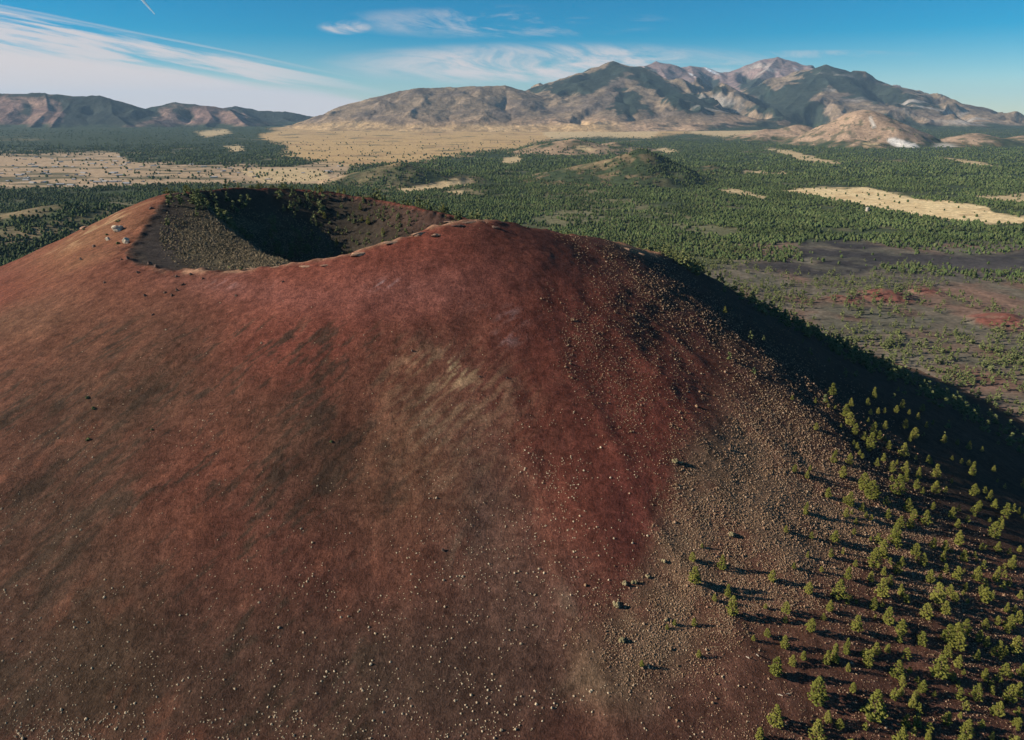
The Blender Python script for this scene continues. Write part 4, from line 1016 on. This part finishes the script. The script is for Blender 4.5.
# ------------------------------------------------------------------ far settlement
def flat_mat(name, c):
    m, t, b = new_mat(name, .8, .2)
    n = N(t, "ShaderNodeTexNoise"); n.inputs["Scale"].default_value = 1.2
    mr = N(t, "ShaderNodeMapRange"); mr.inputs[3].default_value, mr.inputs[4].default_value = .8, 1.15
    mx = N(t, "ShaderNodeMix", data_type='RGBA', blend_type='MULTIPLY'); mx.inputs[0].default_value = 1; mx.inputs[6].default_value = (*c, 1)
    t.links.new(n.outputs["Fac"], mr.inputs[0]); t.links.new(mr.outputs[0], mx.inputs[7]); t.links.new(mx.outputs[2], b.inputs["Base Color"]); return m
HM = [flat_mat("house_wall", (.36, .31, .25)), flat_mat("house_roof", (.30, .29, .29)), flat_mat("metal_roof", (.32, .32, .33)), flat_mat("tan_wall", (.45, .35, .26))]
def house_mesh(k):
    w, d, hh, rg = [(9, 6, 3.2, 2.6), (13, 7, 3.5, 2.2), (18, 9, 5, 2.5)][k]
    V = [(-w,-d,-.5),(w,-d,-.5),(w,d,-.5),(-w,d,-.5),(-w,-d,hh),(w,-d,hh),(w,d,hh),(-w,d,hh),(-w,0,hh+rg),(w,0,hh+rg),
         (-w-.6,-d-.7,hh-.1),(w+.6,-d-.7,hh-.1),(w+.6,0,hh+rg+.25),(-w-.6,0,hh+rg+.25),(-w-.6,d+.7,hh-.1),(w+.6,d+.7,hh-.1)]
    F = [(0,1,5,4),(1,2,6,5),(2,3,7,6),(3,0,4,7),(4,8,7),(5,6,9),(10,11,12,13),(13,12,15,14)]
    o = mesh_obj("house", V, F, [HM[0] if k != 1 else HM[3], HM[1] if k == 1 else HM[2]], mat_idx=[0] * 6 + [1] * 2, link=False); me = o.data; bpy.data.objects.remove(o); return me
HME = [house_mesh(k) for k in range(3)]
u, v = RNG.uniform(-10, 345, 900), RNG.uniform(153, 188, 900)
sdv = poly_sd(u, v, STRIP); k = (sdv > 1.5) & (RNG.random(900) < np.where(u < 150, .8, .35)); u, v = u[k][:100], v[k][:100]
x, y = on_plane(u, v); zz = total_z(x, y)
for i in range(len(x)):
    o = bpy.data.objects.new("house", HME[i % 3]); COL.objects.link(o); o.scale = (.8,) * 3; o.location = (x[i], y[i], zz[i]); o.rotation_euler = (0, 0, RNG.uniform(-.4, .4) + (1.57 if i % 4 == 0 else 0))
    tag(o, "tiny pale house in the far settlement on the tan flats", "house", "houses of the far settlement")
# pale specks in the woods: a water tank standing alone
x, y = on_plane(np.array([867.]), np.array([212.])); V, F = [], []
for j, (r_, z_) in enumerate(((4.5, -1), (4.5, 9), (4.2, 9.4), (.1, 11))):
    for i in range(16): V.append((r_ * math.cos(i * math.pi / 8), r_ * math.sin(i * math.pi / 8), z_))
for j in range(3):
    for i in range(16): F.append((j * 16 + i, j * 16 + (i + 1) % 16, j * 16 + 16 + (i + 1) % 16, j * 16 + 16 + i))
o = mesh_obj("water_tank", V, F, [HM[0]]); o.location = (x[0], y[0], 3); tag(o, "tiny white tank standing among the trees below the pale meadow", "tank")

# ------------------------------------------------------------------ contrail, air
p0, p1 = np.array(at(139, -4, 60000.)), np.array(at(155, 14.5, 60000.))
m_tr = bpy.data.materials.new("ice_cloud"); m_tr.use_nodes = True; t_tr = m_tr.node_tree; t_tr.nodes.remove(t_tr.nodes["Principled BSDF"])
vs = N(t_tr, "ShaderNodeVolumePrincipled"); vs.inputs["Density"].default_value = .006; vs.inputs["Color"].default_value = (1, 1, 1, 1)
t_tr.links.new(vs.outputs[0], t_tr.nodes["Material Output"].inputs["Volume"])
ax = p1 - p0; s_ = np.cross(ax, [0, 0, 1.]); s_ /= np.linalg.norm(s_); u_ = np.cross(s_, ax); u_ /= np.linalg.norm(u_); V, F = [], []
for j in range(33):
    f = j / 32; c = p0 + ax * f + s_ * 14 * math.sin(f * 21) ; r_ = (125 - 75 * f) * (1 + .16 * math.sin(j * 2.3)) * (1 if j < 32 else .1)
    for i in range(10): V.append(c + r_ * (math.cos(i * math.pi / 5) * s_ + math.sin(i * math.pi / 5) * u_))
for j in range(32):
    for i in range(10): F.append((j * 10 + i, j * 10 + (i + 1) % 10, j * 10 + 10 + (i + 1) % 10, j * 10 + 10 + i))
F += [tuple(range(9, -1, -1)), tuple(range(320, 330))]
o = mesh_obj("contrail", np.array(V), F, [m_tr], True)
b_ = bmesh.new(); b_.from_mesh(o.data); bmesh.ops.recalc_face_normals(b_, faces=b_.faces); b_.to_mesh(o.data); b_.free(); tag(o, "short white aircraft trail high in the blue sky at upper left", "contrail")

hz = bpy.data.materials.new("air"); hz.use_nodes = True; ht = hz.node_tree; ht.nodes.remove(ht.nodes["Principled BSDF"])
pv = N(ht, "ShaderNodeVolumePrincipled"); pv.inputs["Density"].default_value = HAZE = 1.5e-5; pv.inputs["Color"].default_value = (.46, .72, 1, 1); pv.inputs["Anisotropy"].default_value = .0
ht.links.new(pv.outputs[0], ht.nodes["Material Output"].inputs["Volume"])
allz = [v_.co.z for o in bpy.data.objects if o.name in ("mountain_range",) for v_ in o.data.vertices]
top, bot = max(allz) + 12, -47.0
B_ = 44000
V = [(a, b, c) for c in (bot, top) for b in (-B_, B_) for a in (-B_, B_)]
o = mesh_obj("haze", V, [(0, 2, 3, 1), (4, 5, 7, 6), (0, 1, 5, 4), (2, 6, 7, 3), (0, 4, 6, 2), (1, 3, 7, 5)], [hz]); tag(o, "thin blue haze over the far plain and mountains", "haze", kind="stuff")

SC.cycles.use_denoising = True
